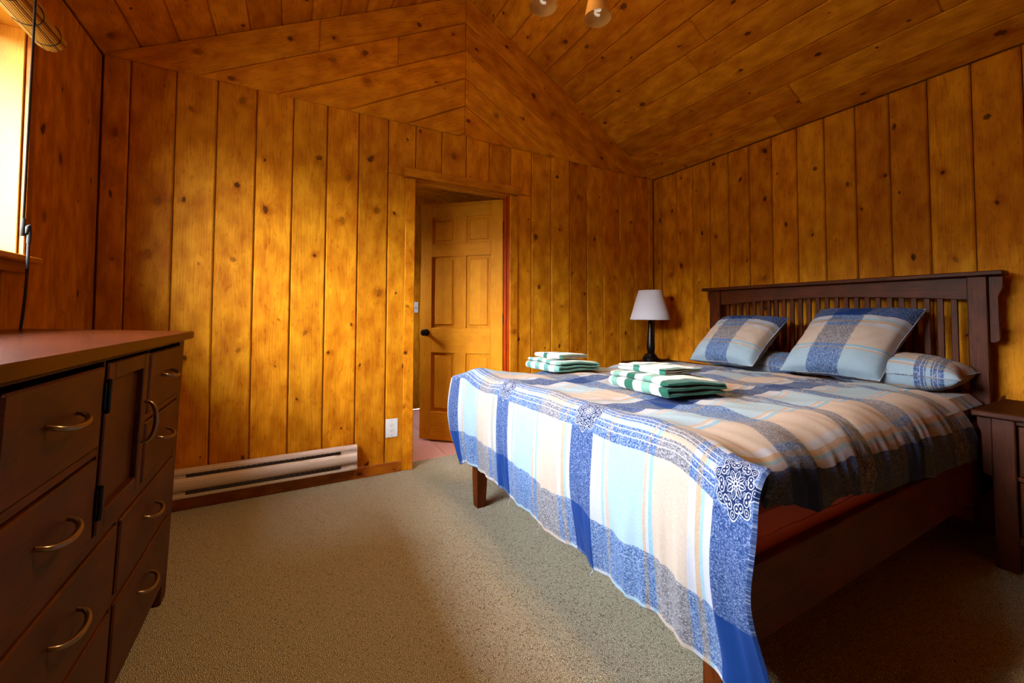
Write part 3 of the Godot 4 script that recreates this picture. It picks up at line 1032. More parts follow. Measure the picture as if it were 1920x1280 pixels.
func build_bed() -> void:
	var b := base("bed_frame")
	tag(b, "dark wooden bed frame with slatted headboard against the right wall", "bed")
	var hx0 := 3.935; var hx1 := 3.995
	var ug := [1, 0.0, 2.0, 0.0, 1.25, -1]
	var zl := [0.714, 0.784]; var zr := [2.148, 2.218]
	for z in [zl, zr]:
		bpart(b, "post", Vector3(hx0, 0, z[0]), Vector3(hx1, 1.281, z[1]), M.bed_oak, 0.004, [1, float(z[0]), 2.0, 0.0, 1.25, -1])
	bpart(b, "cap", Vector3(3.905, 1.281, 0.640), Vector3(4.015, 1.304, 2.276), M.bed_oak, 0.004, [2, 0.3, 2.0, 0.0, 1.25, -1])
	# top rail with an arched underside (drawn in the z-y plane)
	var poly := PackedVector2Array([Vector2(zl[1], 1.281), Vector2(zr[0], 1.281)])
	for i in 17:
		var t := i / 16.0
		poly.append(Vector2(lerpf(zr[0], zl[1], t), 1.163 + 0.034 * sin(PI * t)))
	var xf := Transform3D(Basis(Vector3(0, 0, 1), Vector3(0, 1, 0), Vector3(-1, 0, 0)), Vector3(3.982, 0, 0))
	var m := Mb.new()
	prism(m, poly, 0.030, 0.003, xf, Vector2(1, 0), Vector2(0.2, 0.1), Vector2(2, 1.25))
	part(b, "top_rail", m, M.bed_oak)
	bpart(b, "lower_rail", Vector3(3.952, 0.40, zl[1]), Vector3(3.982, 0.52, zr[0]), M.bed_oak, 0.003, [2, 0.0, 2.0, 0.0, 1.25, 1])
	var n := 25
	for i in n:
		var z: float = lerpf(zl[1] + 0.052, zr[0] - 0.052, i / float(n - 1))
		var t: float = (z - zl[1]) / (zr[0] - zl[1])
		bpart(b, "slat", Vector3(3.960, 0.52, z - 0.012), Vector3(3.975, 1.166 + 0.034 * sin(PI * t), z + 0.012), M.bed_oak, 0.0015, [1, i * 0.17, 2.0, 0.0, 1.25, 2])
	# corbels outside the posts
	for s in [-1, 1]:
		var pc := PackedVector2Array([Vector2(0, 1.278), Vector2(0.050, 1.278), Vector2(0.050, 1.225)])
		for i in 6:
			var t := (i + 1) / 6.0
			pc.append(Vector2(0.050 - 0.017 * (0.5 - 0.5 * cos(PI * t)), 1.225 - 0.055 * t))
		pc.append(Vector2(0.036, 0.98))
		for i in 5:
			var a := PI * 0.5 * (i + 1) / 5.0
			pc.append(Vector2(0.010 + 0.026 * cos(a), 0.968 - 0.022 * sin(a)))
		pc.append(Vector2(0.0, 0.946))
		var mm := Mb.new()
		var cz: float = zr[1] if s > 0 else zl[0]
		prism(mm, pc, 0.026, 0.003, Transform3D(Basis(Vector3(0, 0, s), Vector3(0, 1, 0), Vector3(-1, 0, 0)), Vector3(3.978, 0, cz)), Vector2(0, 1), Vector2(0.2, 0.3), Vector2(2, 1.25), true)
		part(b, "corbel", mm, M.bed_oak)
	# rails, foot board and legs
	bpart(b, "side_rail", Vector3(BX0 + 0.062, 0.25, BZ1 - 0.027), Vector3(hx0, 0.447, BZ1 - 0.002), M.bed_oak, 0.003, [0, 0.1, 2.0, 0.0, 1.25, 1])
	bpart(b, "side_rail", Vector3(BX0 + 0.062, 0.25, BZ0 + 0.002), Vector3(hx0, 0.447, BZ0 + 0.027), M.bed_oak, 0.003, [0, 0.4, 2.0, 0.0, 1.25, 1])
	var fp := PackedVector2Array([Vector2(BZ0 + 0.066, 0.45), Vector2(BZ1 - 0.066, 0.45)])
	for i in 21:
		var t := i / 20.0
		fp.append(Vector2(lerpf(BZ1 - 0.066, BZ0 + 0.066, t), 0.235 + 0.075 * pow(sin(PI * t), 0.7)))
	m = Mb.new()
	prism(m, fp, 0.028, 0.003, Transform3D(Basis(Vector3(0, 0, 1), Vector3(0, 1, 0), Vector3(-1, 0, 0)), Vector3(BX0 + 0.04, 0, 0)), Vector2(1, 0), Vector2(0.1, 0.0), Vector2(2, 1.25))
	part(b, "foot_rail", m, M.bed_oak)
	for z in [BZ0, BZ1 - 0.067]:
		m = Mb.new()
		var q := 0.012
		# tapering towards the floor
		var lo := [Vector3(BX0 + 0.006, 0, z + 0.006), Vector3(BX0 + 0.056, 0, z + 0.006), Vector3(BX0 + 0.056, 0, z + 0.061), Vector3(BX0 + 0.006, 0, z + 0.061)]
		var md := [Vector3(BX0, 0.16, z), Vector3(BX0 + 0.062, 0.16, z), Vector3(BX0 + 0.062, 0.16, z + 0.067), Vector3(BX0, 0.16, z + 0.067)]
		var hi := [Vector3(BX0, 0.50, z), Vector3(BX0 + 0.062, 0.50, z), Vector3(BX0 + 0.062, 0.50, z + 0.067), Vector3(BX0, 0.50, z + 0.067)]
		var nr := [Vector3(0, 0, -1), Vector3(1, 0, 0), Vector3(0, 0, 1), Vector3(-1, 0, 0)]
		for k in 4:
			var k2 := (k + 1) % 4
			m.quad(lo[k], lo[k2], md[k2], md[k], nr[k], Vector2(k * 0.13, 0), Vector2(k * 0.13 + 0.12, 0), Vector2(k * 0.13 + 0.12, 0.2), Vector2(k * 0.13, 0.2))
			m.quad(md[k], md[k2], hi[k2], hi[k], nr[k], Vector2(k * 0.13, 0.2), Vector2(k * 0.13 + 0.12, 0.2), Vector2(k * 0.13 + 0.12, 0.62), Vector2(k * 0.13, 0.62))
		m.quad(lo[0], lo[1], lo[2], lo[3], Vector3(0, -1, 0), Vector2(), Vector2(), Vector2(), Vector2())
		m.quad(hi[0], hi[1], hi[2], hi[3], Vector3(0, 1, 0), Vector2(), Vector2(), Vector2(), Vector2())
		part(b, "leg", m, M.bed_oak)
	m = Mb.new()
	box(m, Vector3(2.75, 0.0, 1.44), Vector3(2.81, 0.25, 1.50), 0.003, ug)
	part(b, "centre_leg", m, M.bed_oak)
	for i in 9:
		var x := 2.0 + i * 0.22
		bpart(b, "bed_slat", Vector3(x - 0.035, 0.315, BZ0 + 0.03), Vector3(x + 0.035, 0.333, BZ1 - 0.03), M.bed_oak, 0.002, [2, 0, 2, 0, 1.25, 0])
	# box spring and mattress
	var bs := base("box_spring")
	tag(bs, "mauve pink covered box spring under the plaid duvet", "box spring")
	m = Mb.new()
	box(m, Vector3(BX0 + 0.07, 0.334, BZ0 + 0.032), Vector3(hx0 - 0.004, 0.560, BZ1 - 0.032), 0.018)
	part(bs, "cover", m, M.mauve_cloth)
	m = Mb.new()
	var seam := PackedVector3Array()
	for i in 40:
		seam.append(Vector3(lerpf(BX0 + 0.09, hx0 - 0.02, i / 39.0), 0.478 + 0.002 * sin(i * 1.7), BZ1 - 0.032))
	tube(m, seam, 0.003, 6)
	part(bs, "piping", m, M.mauve_cloth)
	var mt := base("mattress")
	tag(mt, "mattress in a plaid fitted sheet beneath the duvet and pillows", "mattress")
	m = Mb.new()
	box(m, Vector3(BX0 + 0.05, 0.561, BZ0 + 0.03), Vector3(hx0 - 0.004, 0.690, BZ1 - 0.03), 0.045, [0, -T0 / TL, 1.0 / TL, 0.0, 1.0 / SL, 2])
	part(mt, "fitted_sheet", m, M.plaid_cloth)

# ------------------------------------------------------------------ bedding
var wr1 := FastNoiseLite.new()
var wr2 := FastNoiseLite.new()

func bend(a: float, r: float) -> Vector2:
	if a <= 0.0:
		return Vector2(a, 0)
	if a < r * PI * 0.5:
		return Vector2(r * sin(a / r), r * (1.0 - cos(a / r)))
	return Vector2(r, r + a - r * PI * 0.5)

func duvet_pos(s: float, t: float) -> Vector3:
	# creases
	var top := 0.738 + 0.016 * wr1.get_noise_2d(s * 2.2, t * 2.2)
	top += 0.026 * exp(-pow((s + 0.01) / 0.09, 2.0)) * (1.0 + 0.25 * wr1.get_noise_2d(t * 3.0, 4.0))
	top += 0.024 * exp(-pow((s + 0.03) / 0.18, 2.0)) * exp(-pow((t - 0.62) / 0.16, 2.0))
	top -= 0.016 * smoothstep(-0.3, -1.2, s)
	top += 0.010 * wr2.get_noise_2d(s * 4.0 + t * 2.2, t * 1.1 - s * 0.5) * smoothstep(0.05, -0.25, s)
	var corner := smoothstep(2.08, 2.34, t)
	top -= 0.012 * corner * exp(-pow(s / 0.2, 2.0))
	var f := bend(s + 0.065 + 0.035 * corner, 0.085)
	var wn := 1.0 - smoothstep(-0.24, -0.06, s)
	var wf := 1.0 - smoothstep(-0.10, 0.06, s)
	var hang := clampf(f.y / 0.47, 0.0, 1.0)
	# long side towards the camera
	var nb := bend(t - 2.07, 0.165)
	var z := t
	var y := top - f.y
	var x := 1.865 - f.x
	if t > 2.07:
		var zb := 2.07 + nb.x
		zb += 0.008 * wr2.get_noise_2d(s * 3.4, 7.0) * smoothstep(2.1, 2.35, t) + 0.005 * wr2.get_noise_2d(s * 9.0, t * 2.0) * smoothstep(2.1, 2.3, t)
		z = lerpf(2.07 + (t - 2.07) * 0.80, zb, wn)
		var sag := smoothstep(-0.5, -1.75, s) * 0.065 - 0.0 - 0.06 * exp(-pow((s + 0.26) / 0.15, 2.0))
		y -= nb.y * wn + sag * smoothstep(2.15, 2.42, t) * wn
	elif t < 0.76:
		var fb := bend(0.76 - t, 0.07)
		var zb := 0.76 - fb.x
		z = lerpf(0.76 - (0.76 - t) * 0.97, zb, wf)
		y -= fb.y * wf
	# waves on the hanging foot end
	if f.y > 0.0:
		var hh := smoothstep(0.0, 0.45, f.y)
		x += -0.016 * sin(PI * hang) - hh * (0.017 * wr1.get_noise_2d(t * 5.0 + 3.0, 1.0 + f.y) + 0.014 * wr2.get_noise_2d(t * 6.5, f.y * 0.7))
		# the far corner billows out and curls back under
		var fc := smoothstep(0.80, 0.42, t)
		z += fc * (-0.012 * sin(PI * clampf(hang * 1.05, 0.0, 1.0)) + 0.10 * pow(hang, 3.0))
		x += fc * (-0.034 * sin(PI * clampf(hang * 0.95, 0.0, 1.0)))
		y -= fc * 0.05 * hang * hang
		var ncor := smoothstep(2.12, 2.42, t)
		x += ncor * (-0.02 * sin(PI * 1.6 * hang))
		z += ncor * (0.012 * sin(7.0 * hang))
		y += 0.012 * wr1.get_noise_2d(t * 4.0, 9.0) * hh
	else:
		y += 0.0
	# pulled slantwise towards the headboard on the near side
	if s < -1.2:
		x += 0.16 * smoothstep(2.0, 2.42, t) * smoothstep(-1.2, -1.72, s)
	# waves along the near side
	return Vector3(x, y, z)

func build_bedding() -> void:
	wr1.seed = 4; wr1.frequency = 1.0; wr1.fractal_octaves = 2
	wr2.seed = 21; wr2.frequency = 1.0; wr2.fractal_type = FastNoiseLite.FRACTAL_RIDGED; wr2.fractal_octaves = 2
	var d := base("duvet")
	tag(d, "blue, white and tan plaid duvet spread over the bed", "duvet")
	var nu := 210; var nv := 190
	var p := PackedVector3Array(); p.resize(nu * nv)
	var uv := PackedVector2Array(); uv.resize(nu * nv)
	for i in nu:
		var s := lerpf(-1.72, 0.465, i / float(nu - 1))
		for j in nv:
			var t := lerpf(0.487, 2.384, j / float(nv - 1))
			p[i * nv + j] = duvet_pos(s, t)
			uv[i * nv + j] = Vector2((t - T0) / TL, (s - S0) / SL)
	var nn := sheet_normals(p, nu, nv, false)
	if nn[(nu / 4) * nv + nv / 2].y < 0.0:
		for i in nn.size():
			nn[i] = -nn[i]
	var m := Mb.new()
	sheet(m, p, uv, nu, nv, false, nn)
	part(d, "top_cloth", m, M.plaid_cloth)
	# underside and the rolled hem
	var q := PackedVector3Array(); q.resize(nu * nv)
	var nq := PackedVector3Array(); nq.resize(nu * nv)
	for i in nn.size():
		q[i] = p[i] - nn[i] * 0.012
		nq[i] = -nn[i]
	m = Mb.new()
	sheet(m, q, uv, nu, nv, false, nq)
	part(d, "lining", m, M.plaid_cloth)
	m = Mb.new()
	var loop := []
	for i in nu:
		loop.append(i * nv)
	for j in range(1, nv):
		loop.append((nu - 1) * nv + j)
	for i in range(nu - 2, -1, -1):
		loop.append(i * nv + nv - 1)
	for j in range(nv - 2, -1, -1):
		loop.append(j)
	for k in loop.size() - 1:
		var a: int = loop[k]; var b: int = loop[k + 1]
		var c := (p[a] + q[a]) * 0.5
		var along := (p[b] - p[a]).normalized()
		var o := along.cross(nn[a]).normalized()
		var c2 := Vector3(2.7, 0.6, 1.45)
		if o.dot(c - c2) < 0.0:
			o = -o
		var a1 := c + o * 0.007; var b1 := (p[b] + q[b]) * 0.5 + o * 0.007
		m.quad(p[a], p[b], b1, a1, (nn[a] + o).normalized(), uv[a], uv[b], uv[b], uv[a])
		m.quad(a1, b1, q[b], q[a], (o - nn[a]).normalized(), uv[a], uv[b], uv[b], uv[a])
	part(d, "hem", m, M.plaid_cloth)
	for e in [[1.205, 0.055], [1.47, 0.05], [1.79, 0.03]]:
		var at := duvet_pos(0.462, e[0])
		m = Mb.new()
		var th := PackedVector3Array()
		for i in 6:
			th.append(at + Vector3(0.004 * sin(i * 1.3), -float(e[1]) * i / 5.0, 0.004 * sin(i * 0.9 + 1.0)))
		tube(m, th, 0.0011, 5)
		part(d, "loose_thread", m, M.thread)
	# pillows: [size u, size v, thick, placement, label]
	pillow("cushion", "square plaid cushion leaning on the headboard, farther from the camera", Vector3(3.655, 0.905, 1.10), Vector3(0.29, 0.30, 0.07), Vector3(0.02, 0.0, 0.43), 0.45, 0.44, 0.215, 2.14, -0.385, "plaid cushions propped up")
	pillow("cushion", "larger plaid cushion leaning on the headboard, nearer the camera", Vector3(3.735, 0.925, 1.715), Vector3(0.245, 0.345, 0.10), Vector3(0.03, 0.0, 0.43), 0.48, 0.48, 0.235, 2.14, -0.385, "plaid cushions propped up")
	pillow("pillow", "flat plaid pillow lying behind the farther leaning cushion", Vector3(3.80, 0.762, 1.16), Vector3(0, 0.05, 0.30), Vector3(0.30, 0.0, 0.0), 0.64, 0.26, 0.13, 1.95, -0.62, "plaid pillows lying flat")
	pillow("pillow", "flat plaid pillow with an open case end lying nearest the bedside table", Vector3(3.79, 0.785, 1.875), Vector3(0, 0.02, 0.32), Vector3(0.30, 0.0, 0.0), 0.62, 0.28, 0.19, 2.15, -0.98, "plaid pillows lying flat")
	# folded towels
	towel("bath_towel", "green and white striped bath towel, the lower of the nearer folded pile", Vector3(2.345, 0.754, 1.60), -0.108, 0.34, 0.37, 0.0125, 3, "towel_green", "terry_green")
	towel("hand_towel", "white hand towel with green stripes on top of the nearer pile", Vector3(2.355, 0.827, 1.555), -0.02, 0.23, 0.27, 0.0050, 3, "towel_white", "towel_white")
	towel("bath_towel", "pale teal striped bath towel, the lower of the farther folded pile", Vector3(2.365, 0.749, 0.80), 0.04, 0.33, 0.34, 0.0108, 3, "towel_teal", "terry_teal")
	towel("hand_towel", "folded white hand towel on top of the farther pile by the door", Vector3(2.37, 0.816, 0.775), 0.2, 0.23, 0.24, 0.0045, 3, "towel_white", "towel_white")

func pillow(called: String, label: String, at: Vector3, up: Vector3, side: Vector3, wide: float, high: float, thick: float, uc: float, vc: float, group: String) -> void:
	var o := base(called, at)
	tag(o, label, "pillow", group)
	var uu := side.normalized() if side.z > 0.2 else Vector3(0, 0, 1)
	var vv := up.normalized()
	if side.z < 0.2:
		vv = Vector3(up.z, up.y, 0).normalized()
	var ww := uu.cross(vv).normalized()
	if ww.y < 0:
		ww = -ww
	var n := 40
	var nz := FastNoiseLite.new()
	nz.seed = int(at.z * 100.0)
	nz.frequency = 3.2
	var face := func(sg: float) -> Array:
		var p := PackedVector3Array(); var uv := PackedVector2Array()
		for i in n:
			for j in n:
				var a := lerpf(-1.0, 1.0, i / float(n - 1)); var b := lerpf(-1.0, 1.0, j / float(n - 1))
				var prof := pow(maxf(0.0, (1.0 - pow(absf(a), 2.6)) * (1.0 - pow(absf(b), 2.6))), 0.46)
				var pinch := 1.0 - 0.07 * (1.0 - absf(b)) * absf(a) * absf(a) * absf(a)
				var pinch2 := 1.0 - 0.07 * (1.0 - absf(a)) * absf(b) * absf(b) * absf(b)
				var wave := nz.get_noise_2d(a, b * 1.3 + sg) * 0.012 * prof
				p.append(uu * a * wide * 0.5 * pinch + vv * b * high * 0.5 * pinch2 + ww * sg * (thick * 0.5 * prof + wave + 0.001))
				uv.append(Vector2((uc + b * high * 0.53 - T0) / TL, (vc + a * wide * 0.5 - S0) / SL))
		return [p, uv]
	for sg in [1.0, -1.0]:
		var r: Array = face.call(sg)
		var p: PackedVector3Array = r[0]
		var nn := sheet_normals(p, n, n)
		if nn[(n / 2) * n + n / 2].dot(ww) * sg < 0:
			for i in nn.size():
				nn[i] = -nn[i]
		var m := Mb.new()
		sheet(m, p, r[1], n, n, false, nn)
		part(o, "case_front" if sg > 0 else "case_back", m, M.plaid_cloth)
	var edge := PackedVector3Array()
	var r2: Array = face.call(0.0)
	var pe: PackedVector3Array = r2[0]
	for i in n:
		edge.append(pe[i * n])
	for j in range(1, n):
		edge.append(pe[(n - 1) * n + j])
	for i in range(n - 2, -1, -1):
		edge.append(pe[i * n + n - 1])
	for j in range(n - 2, -1, -1):
		edge.append(pe[j])
	var ms := Mb.new()
	tube(ms, edge, 0.0032, 6, false)
	part(o, "seam", ms, M.plaid_cloth)

# a towel folded back and forth, layers seen on the end that faces the camera
func towel(called: String, label: String, at: Vector3, turn: float, deep: float, long: float, half: float, layers: int, skin: String, end: String) -> void:
	var o := base(called, at, Vector3(0, turn, 0))
	tag(o, label, "towel", "folded towels on the bed")
	var nz := FastNoiseLite.new()
	nz.seed = int(at.x * 97.0 + at.z * 31.0)
	nz.frequency = 5.0
	var path := PackedVector2Array()      # centre line of the folded cloth in x-y
	for k in layers:
		var yk := half + k * half * 2.0
		var l := -deep * 0.5 + half; var r := deep * 0.5 - half * (1.0 + 0.8 * (k % 2))
		var a := l if k % 2 == 1 else r
		var b := r if k % 2 == 1 else l
		for i in 9:
			path.append(Vector2(lerpf(a, b, i / 8.0), yk))
		if k < layers - 1:
			for i in 7:
				var an := PI * (i + 1) / 8.0
				var s := 1.0 if k % 2 == 1 else -1.0
				path.append(Vector2(b + s * half * 0.95 * sin(an), yk + half * (1.0 - cos(an))))
	var np := path.size()
	# outline of the band: upper side, round end, lower side, round end
	var outl := PackedVector2Array()
	var nrm := []
	for i in np:
		var t := (path[mini(i + 1, np - 1)] - path[maxi(i - 1, 0)]).normalized()
		nrm.append(Vector2(-t.y, t.x))
	var hh := half * 0.94
	for i in np:
		outl.append(path[i] + nrm[i] * hh)
	var te := (path[np - 1] - path[np - 2]).normalized()
	outl.append(path[np - 1] + (nrm[np - 1] * 0.6 + te * 0.8) * hh)
	outl.append(path[np - 1] + (nrm[np - 1] * -0.6 + te * 0.8) * hh)
	for i in range(np - 1, -1, -1):
		outl.append(path[i] - nrm[i] * hh)
	var ts := (path[0] - path[1]).normalized()
	outl.append(path[0] + (nrm[0] * -0.6 + ts * 0.8) * hh)
	outl.append(path[0] + (nrm[0] * 0.6 + ts * 0.8) * hh)
	var ko := outl.size()
	var nl := 26
	var p := PackedVector3Array(); var uv := PackedVector2Array()
	for j in nl:
		var w := lerpf(-1.0, 1.0, j / float(nl - 1))
		var e := 1.0 - pow(absf(w), 8.0)
		for i in ko + 1:
			var q := outl[i % ko]
			var mid := path[mini(i, np - 1)] if i < np else path[clampi(2 * np + 1 - i, 0, np - 1)]
			q = mid + (q - mid) * (0.40 + 0.60 * sqrt(maxf(e, 0.0)))
			var bump := nz.get_noise_3d(q.x, q.y * 2.0, w * long * 0.5) * 0.010
			q.x *= 1.0 - 0.05 * pow(absf(w), 4.0)
			var sag := -0.16 * half * layers * smoothstep(0.4, 1.0, absf(w)) * (q.y / (half * 2.0 * layers))
			var slump := 1.0 - 0.30 * smoothstep(-0.1, 0.5, q.x / deep)
			p.append(Vector3(q.x + bump, maxf(0.001, (q.y + bump * 0.8 + sag) * slump), w * long * 0.5 + nz.get_noise_2d(q.x * 2.0, q.y * 3.0) * 0.012))
			uv.append(Vector2(i * 0.02, w * 0.46 + 0.5))
	var m := Mb.new()
	sheet_closed(m, p, uv, nl, ko + 1)
	part(o, "cloth", m, M[skin])
	# the two ends with the pile showing
	for j in [0, nl - 1]:
		m = Mb.new()
		var nn := Vector3(0, 0, -1.0 if j == 0 else 1.0)
		for i in np - 1:
			var a := p[j * (ko + 1) + i]; var b := p[j * (ko + 1) + i + 1]
			var c := p[j * (ko + 1) + (2 * np + 1 - (i + 1))]; var d := p[j * (ko + 1) + (2 * np + 1 - i)]
			m.quad(a, b, c, d, nn, Vector2(a.x, a.y) * 4.0, Vector2(b.x, b.y) * 4.0, Vector2(c.x, c.y) * 4.0, Vector2(d.x, d.y) * 4.0)
		part(o, "end_pile", m, M[end])

func sheet_closed(m: Mb, p: PackedVector3Array, uv: PackedVector2Array, nu: int, nv: int) -> void:
	var nn := PackedVector3Array(); nn.resize(nu * nv)
	for i in nu:
		for j in nv:
			var du := p[mini(i + 1, nu - 1) * nv + j] - p[maxi(i - 1, 0) * nv + j]
			var dv := p[i * nv + (j + 1 if j < nv - 1 else 1)] - p[i * nv + (j - 1 if j > 0 else nv - 2)]
			nn[i * nv + j] = dv.cross(du).normalized()
	# outward check on the first upper point
	sheet(m, p, uv, nu, nv, false, nn)

# ------------------------------------------------------------------ dresser
func build_dresser() -> void:
	var d := base("dresser", Vector3(0.488, 0, 0.826), Vector3(0, 0, -0.036))
	tag(d, "long dark brown dresser with drawers and a small cupboard door under the window", "dresser")
	# local: front plane x = 0, z from 0 (far end) to L
	var L := 1.226
	var D := 0.455
	var ug := [1, 0.0, 2.0, 0.0, 1.25, -1]
	var uz := [2, 0.0, 2.0, 0.0, 1.25, 1]
	var utop := [2, 0.0, 2.0, 0.0, 1.25, 0]
	bpart(d, "top", Vector3(-D - 0.005, 0.977, -0.044), Vector3(0.022, 1.006, L + 0.044), M.dresser_top, 0.004, utop)
	# carcass: ends, back, bottom, dividers set behind the fronts
	var m := Mb.new()
	box(m, Vector3(-D, 0.06, 0), Vector3(-0.022, 0.977, 0.02), 0.002, ug)
	box(m, Vector3(-D, 0.06, L - 0.02), Vector3(-0.022, 0.977, L), 0.002, ug)
	box(m, Vector3(-D, 0.09, 0.02), Vector3(-D + 0.012, 0.977, L - 0.02), 0.0, ug)
	box(m, Vector3(-D + 0.012, 0.09, 0.02), Vector3(-0.022, 0.105, L - 0.02), 0.0, ug)
	part(d, "carcass", m, M.dresser_walnut)
	# face frame
	m = Mb.new()
	var xb := -0.022
	for z in [[0.0, 0.068], [L - 0.068, L]]:
		box(m, Vector3(xb, 0.0, z[0]), Vector3(0, 0.977, z[1]), 0.003, ug)
		box(m, Vector3(-D, 0.0, z[0]), Vector3(-D + 0.05, 0.10, z[1]), 0.003, ug)
	box(m, Vector3(xb, 0.968, 0.068), Vector3(0, 0.977, L - 0.068), 0.001, uz)
	box(m, Vector3(xb, 0.545, 0.068), Vector3(0, 0.572, L - 0.068), 0.002, uz)
	box(m, Vector3(xb, 0.332, 0.068), Vector3(0, 0.349, L - 0.068), 0.002, uz)
	box(m, Vector3(xb, 0.075, 0.068), Vector3(0, 0.118, L - 0.068), 0.002, uz)
	box(m, Vector3(xb, 0.572, 0.446), Vector3(0, 0.968, 0.456), 0.001, ug)
	box(m, Vector3(xb, 0.572, 0.770), Vector3(0, 0.968, 0.780), 0.001, ug)
	box(m, Vector3(xb, 0.758, 0.068), Vector3(0, 0.776, 0.446), 0.002, uz)
	box(m, Vector3(xb, 0.758, 0.780), Vector3(0, 0.776, L - 0.068), 0.002, uz)
	box(m, Vector3(xb, 0.118, 0.602), Vector3(0, 0.545, 0.618), 0.002, ug)
	part(d, "face_frame", m, M.dresser_walnut)
	var g := 0.005
	var fronts := [
		[0.776, 0.962, 0.070, 0.444], [0.574, 0.758, 0.070, 0.444],
		[0.776, 0.962, 0.782, L - 0.070], [0.574, 0.758, 0.782, L - 0.070],
		[0.349, 0.545, 0.070, 0.600], [0.118, 0.332, 0.070, 0.600],
		[0.349, 0.545, 0.620, L - 0.070], [0.118, 0.332, 0.620, L - 0.070]]
	for i in fronts.size():
		var f: Array = fronts[i]
		var dr := bpart(d, "drawer", Vector3(-0.045, f[0] + g * 0.6, f[2] + g), Vector3(0.005, f[1] - g, f[3] - g), M.dresser_walnut, 0.004, [2, i * 0.19, 2.0, i * 0.31, 1.25, 1])
		pull(dr, Vector3(0.005, (f[0] + f[1]) * 0.5 + 0.012, (f[2] + f[3]) * 0.5), false)
	# cupboard door
	var z0 := 0.456 + 0.004; var z1 := 0.770 - 0.006
	var y0 := 0.574; var y1 := 0.962
	m = Mb.new()
	var fr := 0.042
	box(m, Vector3(-0.018, y0, z0), Vector3(0.005, y1, z0 + fr), 0.003, ug)
	box(m, Vector3(-0.018, y0, z1 - fr), Vector3(0.005, y1, z1), 0.003, ug)
	box(m, Vector3(-0.018, y0, z0 + fr), Vector3(0.005, y0 + fr, z1 - fr), 0.003, uz)
	box(m, Vector3(-0.018, y1 - fr, z0 + fr), Vector3(0.005, y1, z1 - fr), 0.003, uz)
	var cd := part(d, "cupboard_door", m, M.dresser_walnut)
	bpart(cd, "door_panel", Vector3(-0.018, y0 + fr, z0 + fr), Vector3(-0.010, y1 - fr, z1 - fr), M.dresser_walnut, 0.0, ug)
	pull(cd, Vector3(0.005, 0.765, z0 + fr * 0.5), true)
	for y in [0.888, 0.65]:
		m = Mb.new()
		tube(m, PackedVector3Array([Vector3(0.009, y - 0.032, z1 + 0.006), Vector3(0.009, y + 0.032, z1 + 0.006)]), 0.006, 10)
		for k in [-0.034, 0.034]:
			lathe(m, PackedVector2Array([Vector2(0, -0.006), Vector2(0.005, -0.004), Vector2(0.006, 0), Vector2(0.005, 0.004), Vector2(0, 0.006)]), 10, Transform3D(Basis(), Vector3(0.009, y + k, z1 + 0.006)))
		box(m, Vector3(0.002, y - 0.03, z1 - 0.008), Vector3(0.008, y + 0.03, z1 + 0.018), 0.001)
		part(cd, "hinge", m, M.black_iron)

func pull(parent: Node, at: Vector3, upright: bool) -> void:
	var m := Mb.new()
	var pts := PackedVector3Array()
	var rad := []
	var hl := 0.058
	for i in 19:
		var t := lerpf(-1.0, 1.0, i / 18.0)
		var a := PI * (i / 18.0)
		var along := -cos(a) * hl
		var outw := pow(sin(a), 0.75) * 0.030
		var drop := -0.012 * sin(a)
		pts.append(at + (Vector3(outw, along, 0) if upright else Vector3(outw, drop, along)))
		rad.append(0.0044 + 0.0018 * sin(a))
	tube(m, pts, rad, 10)
	part(parent, "pull", m, M.pewter)

# ------------------------------------------------------------------ bedside tables
func build_stands() -> void:
	var proto := stand("bedside_table", Vector3(3.545, 0, 2.238))
	tag(proto, "dark wooden bedside table with drawers, nearest the camera at the right edge", "bedside table", "bedside tables")
	var far: Node3D = proto.duplicate()
	far.name = numbered("bedside_table")
	add_child(far)
	far.position = Vector3(3.50, 0, 0.115)
	tag(far, "dark wooden bedside table in the corner under the table lamp", "bedside table", "bedside tables")

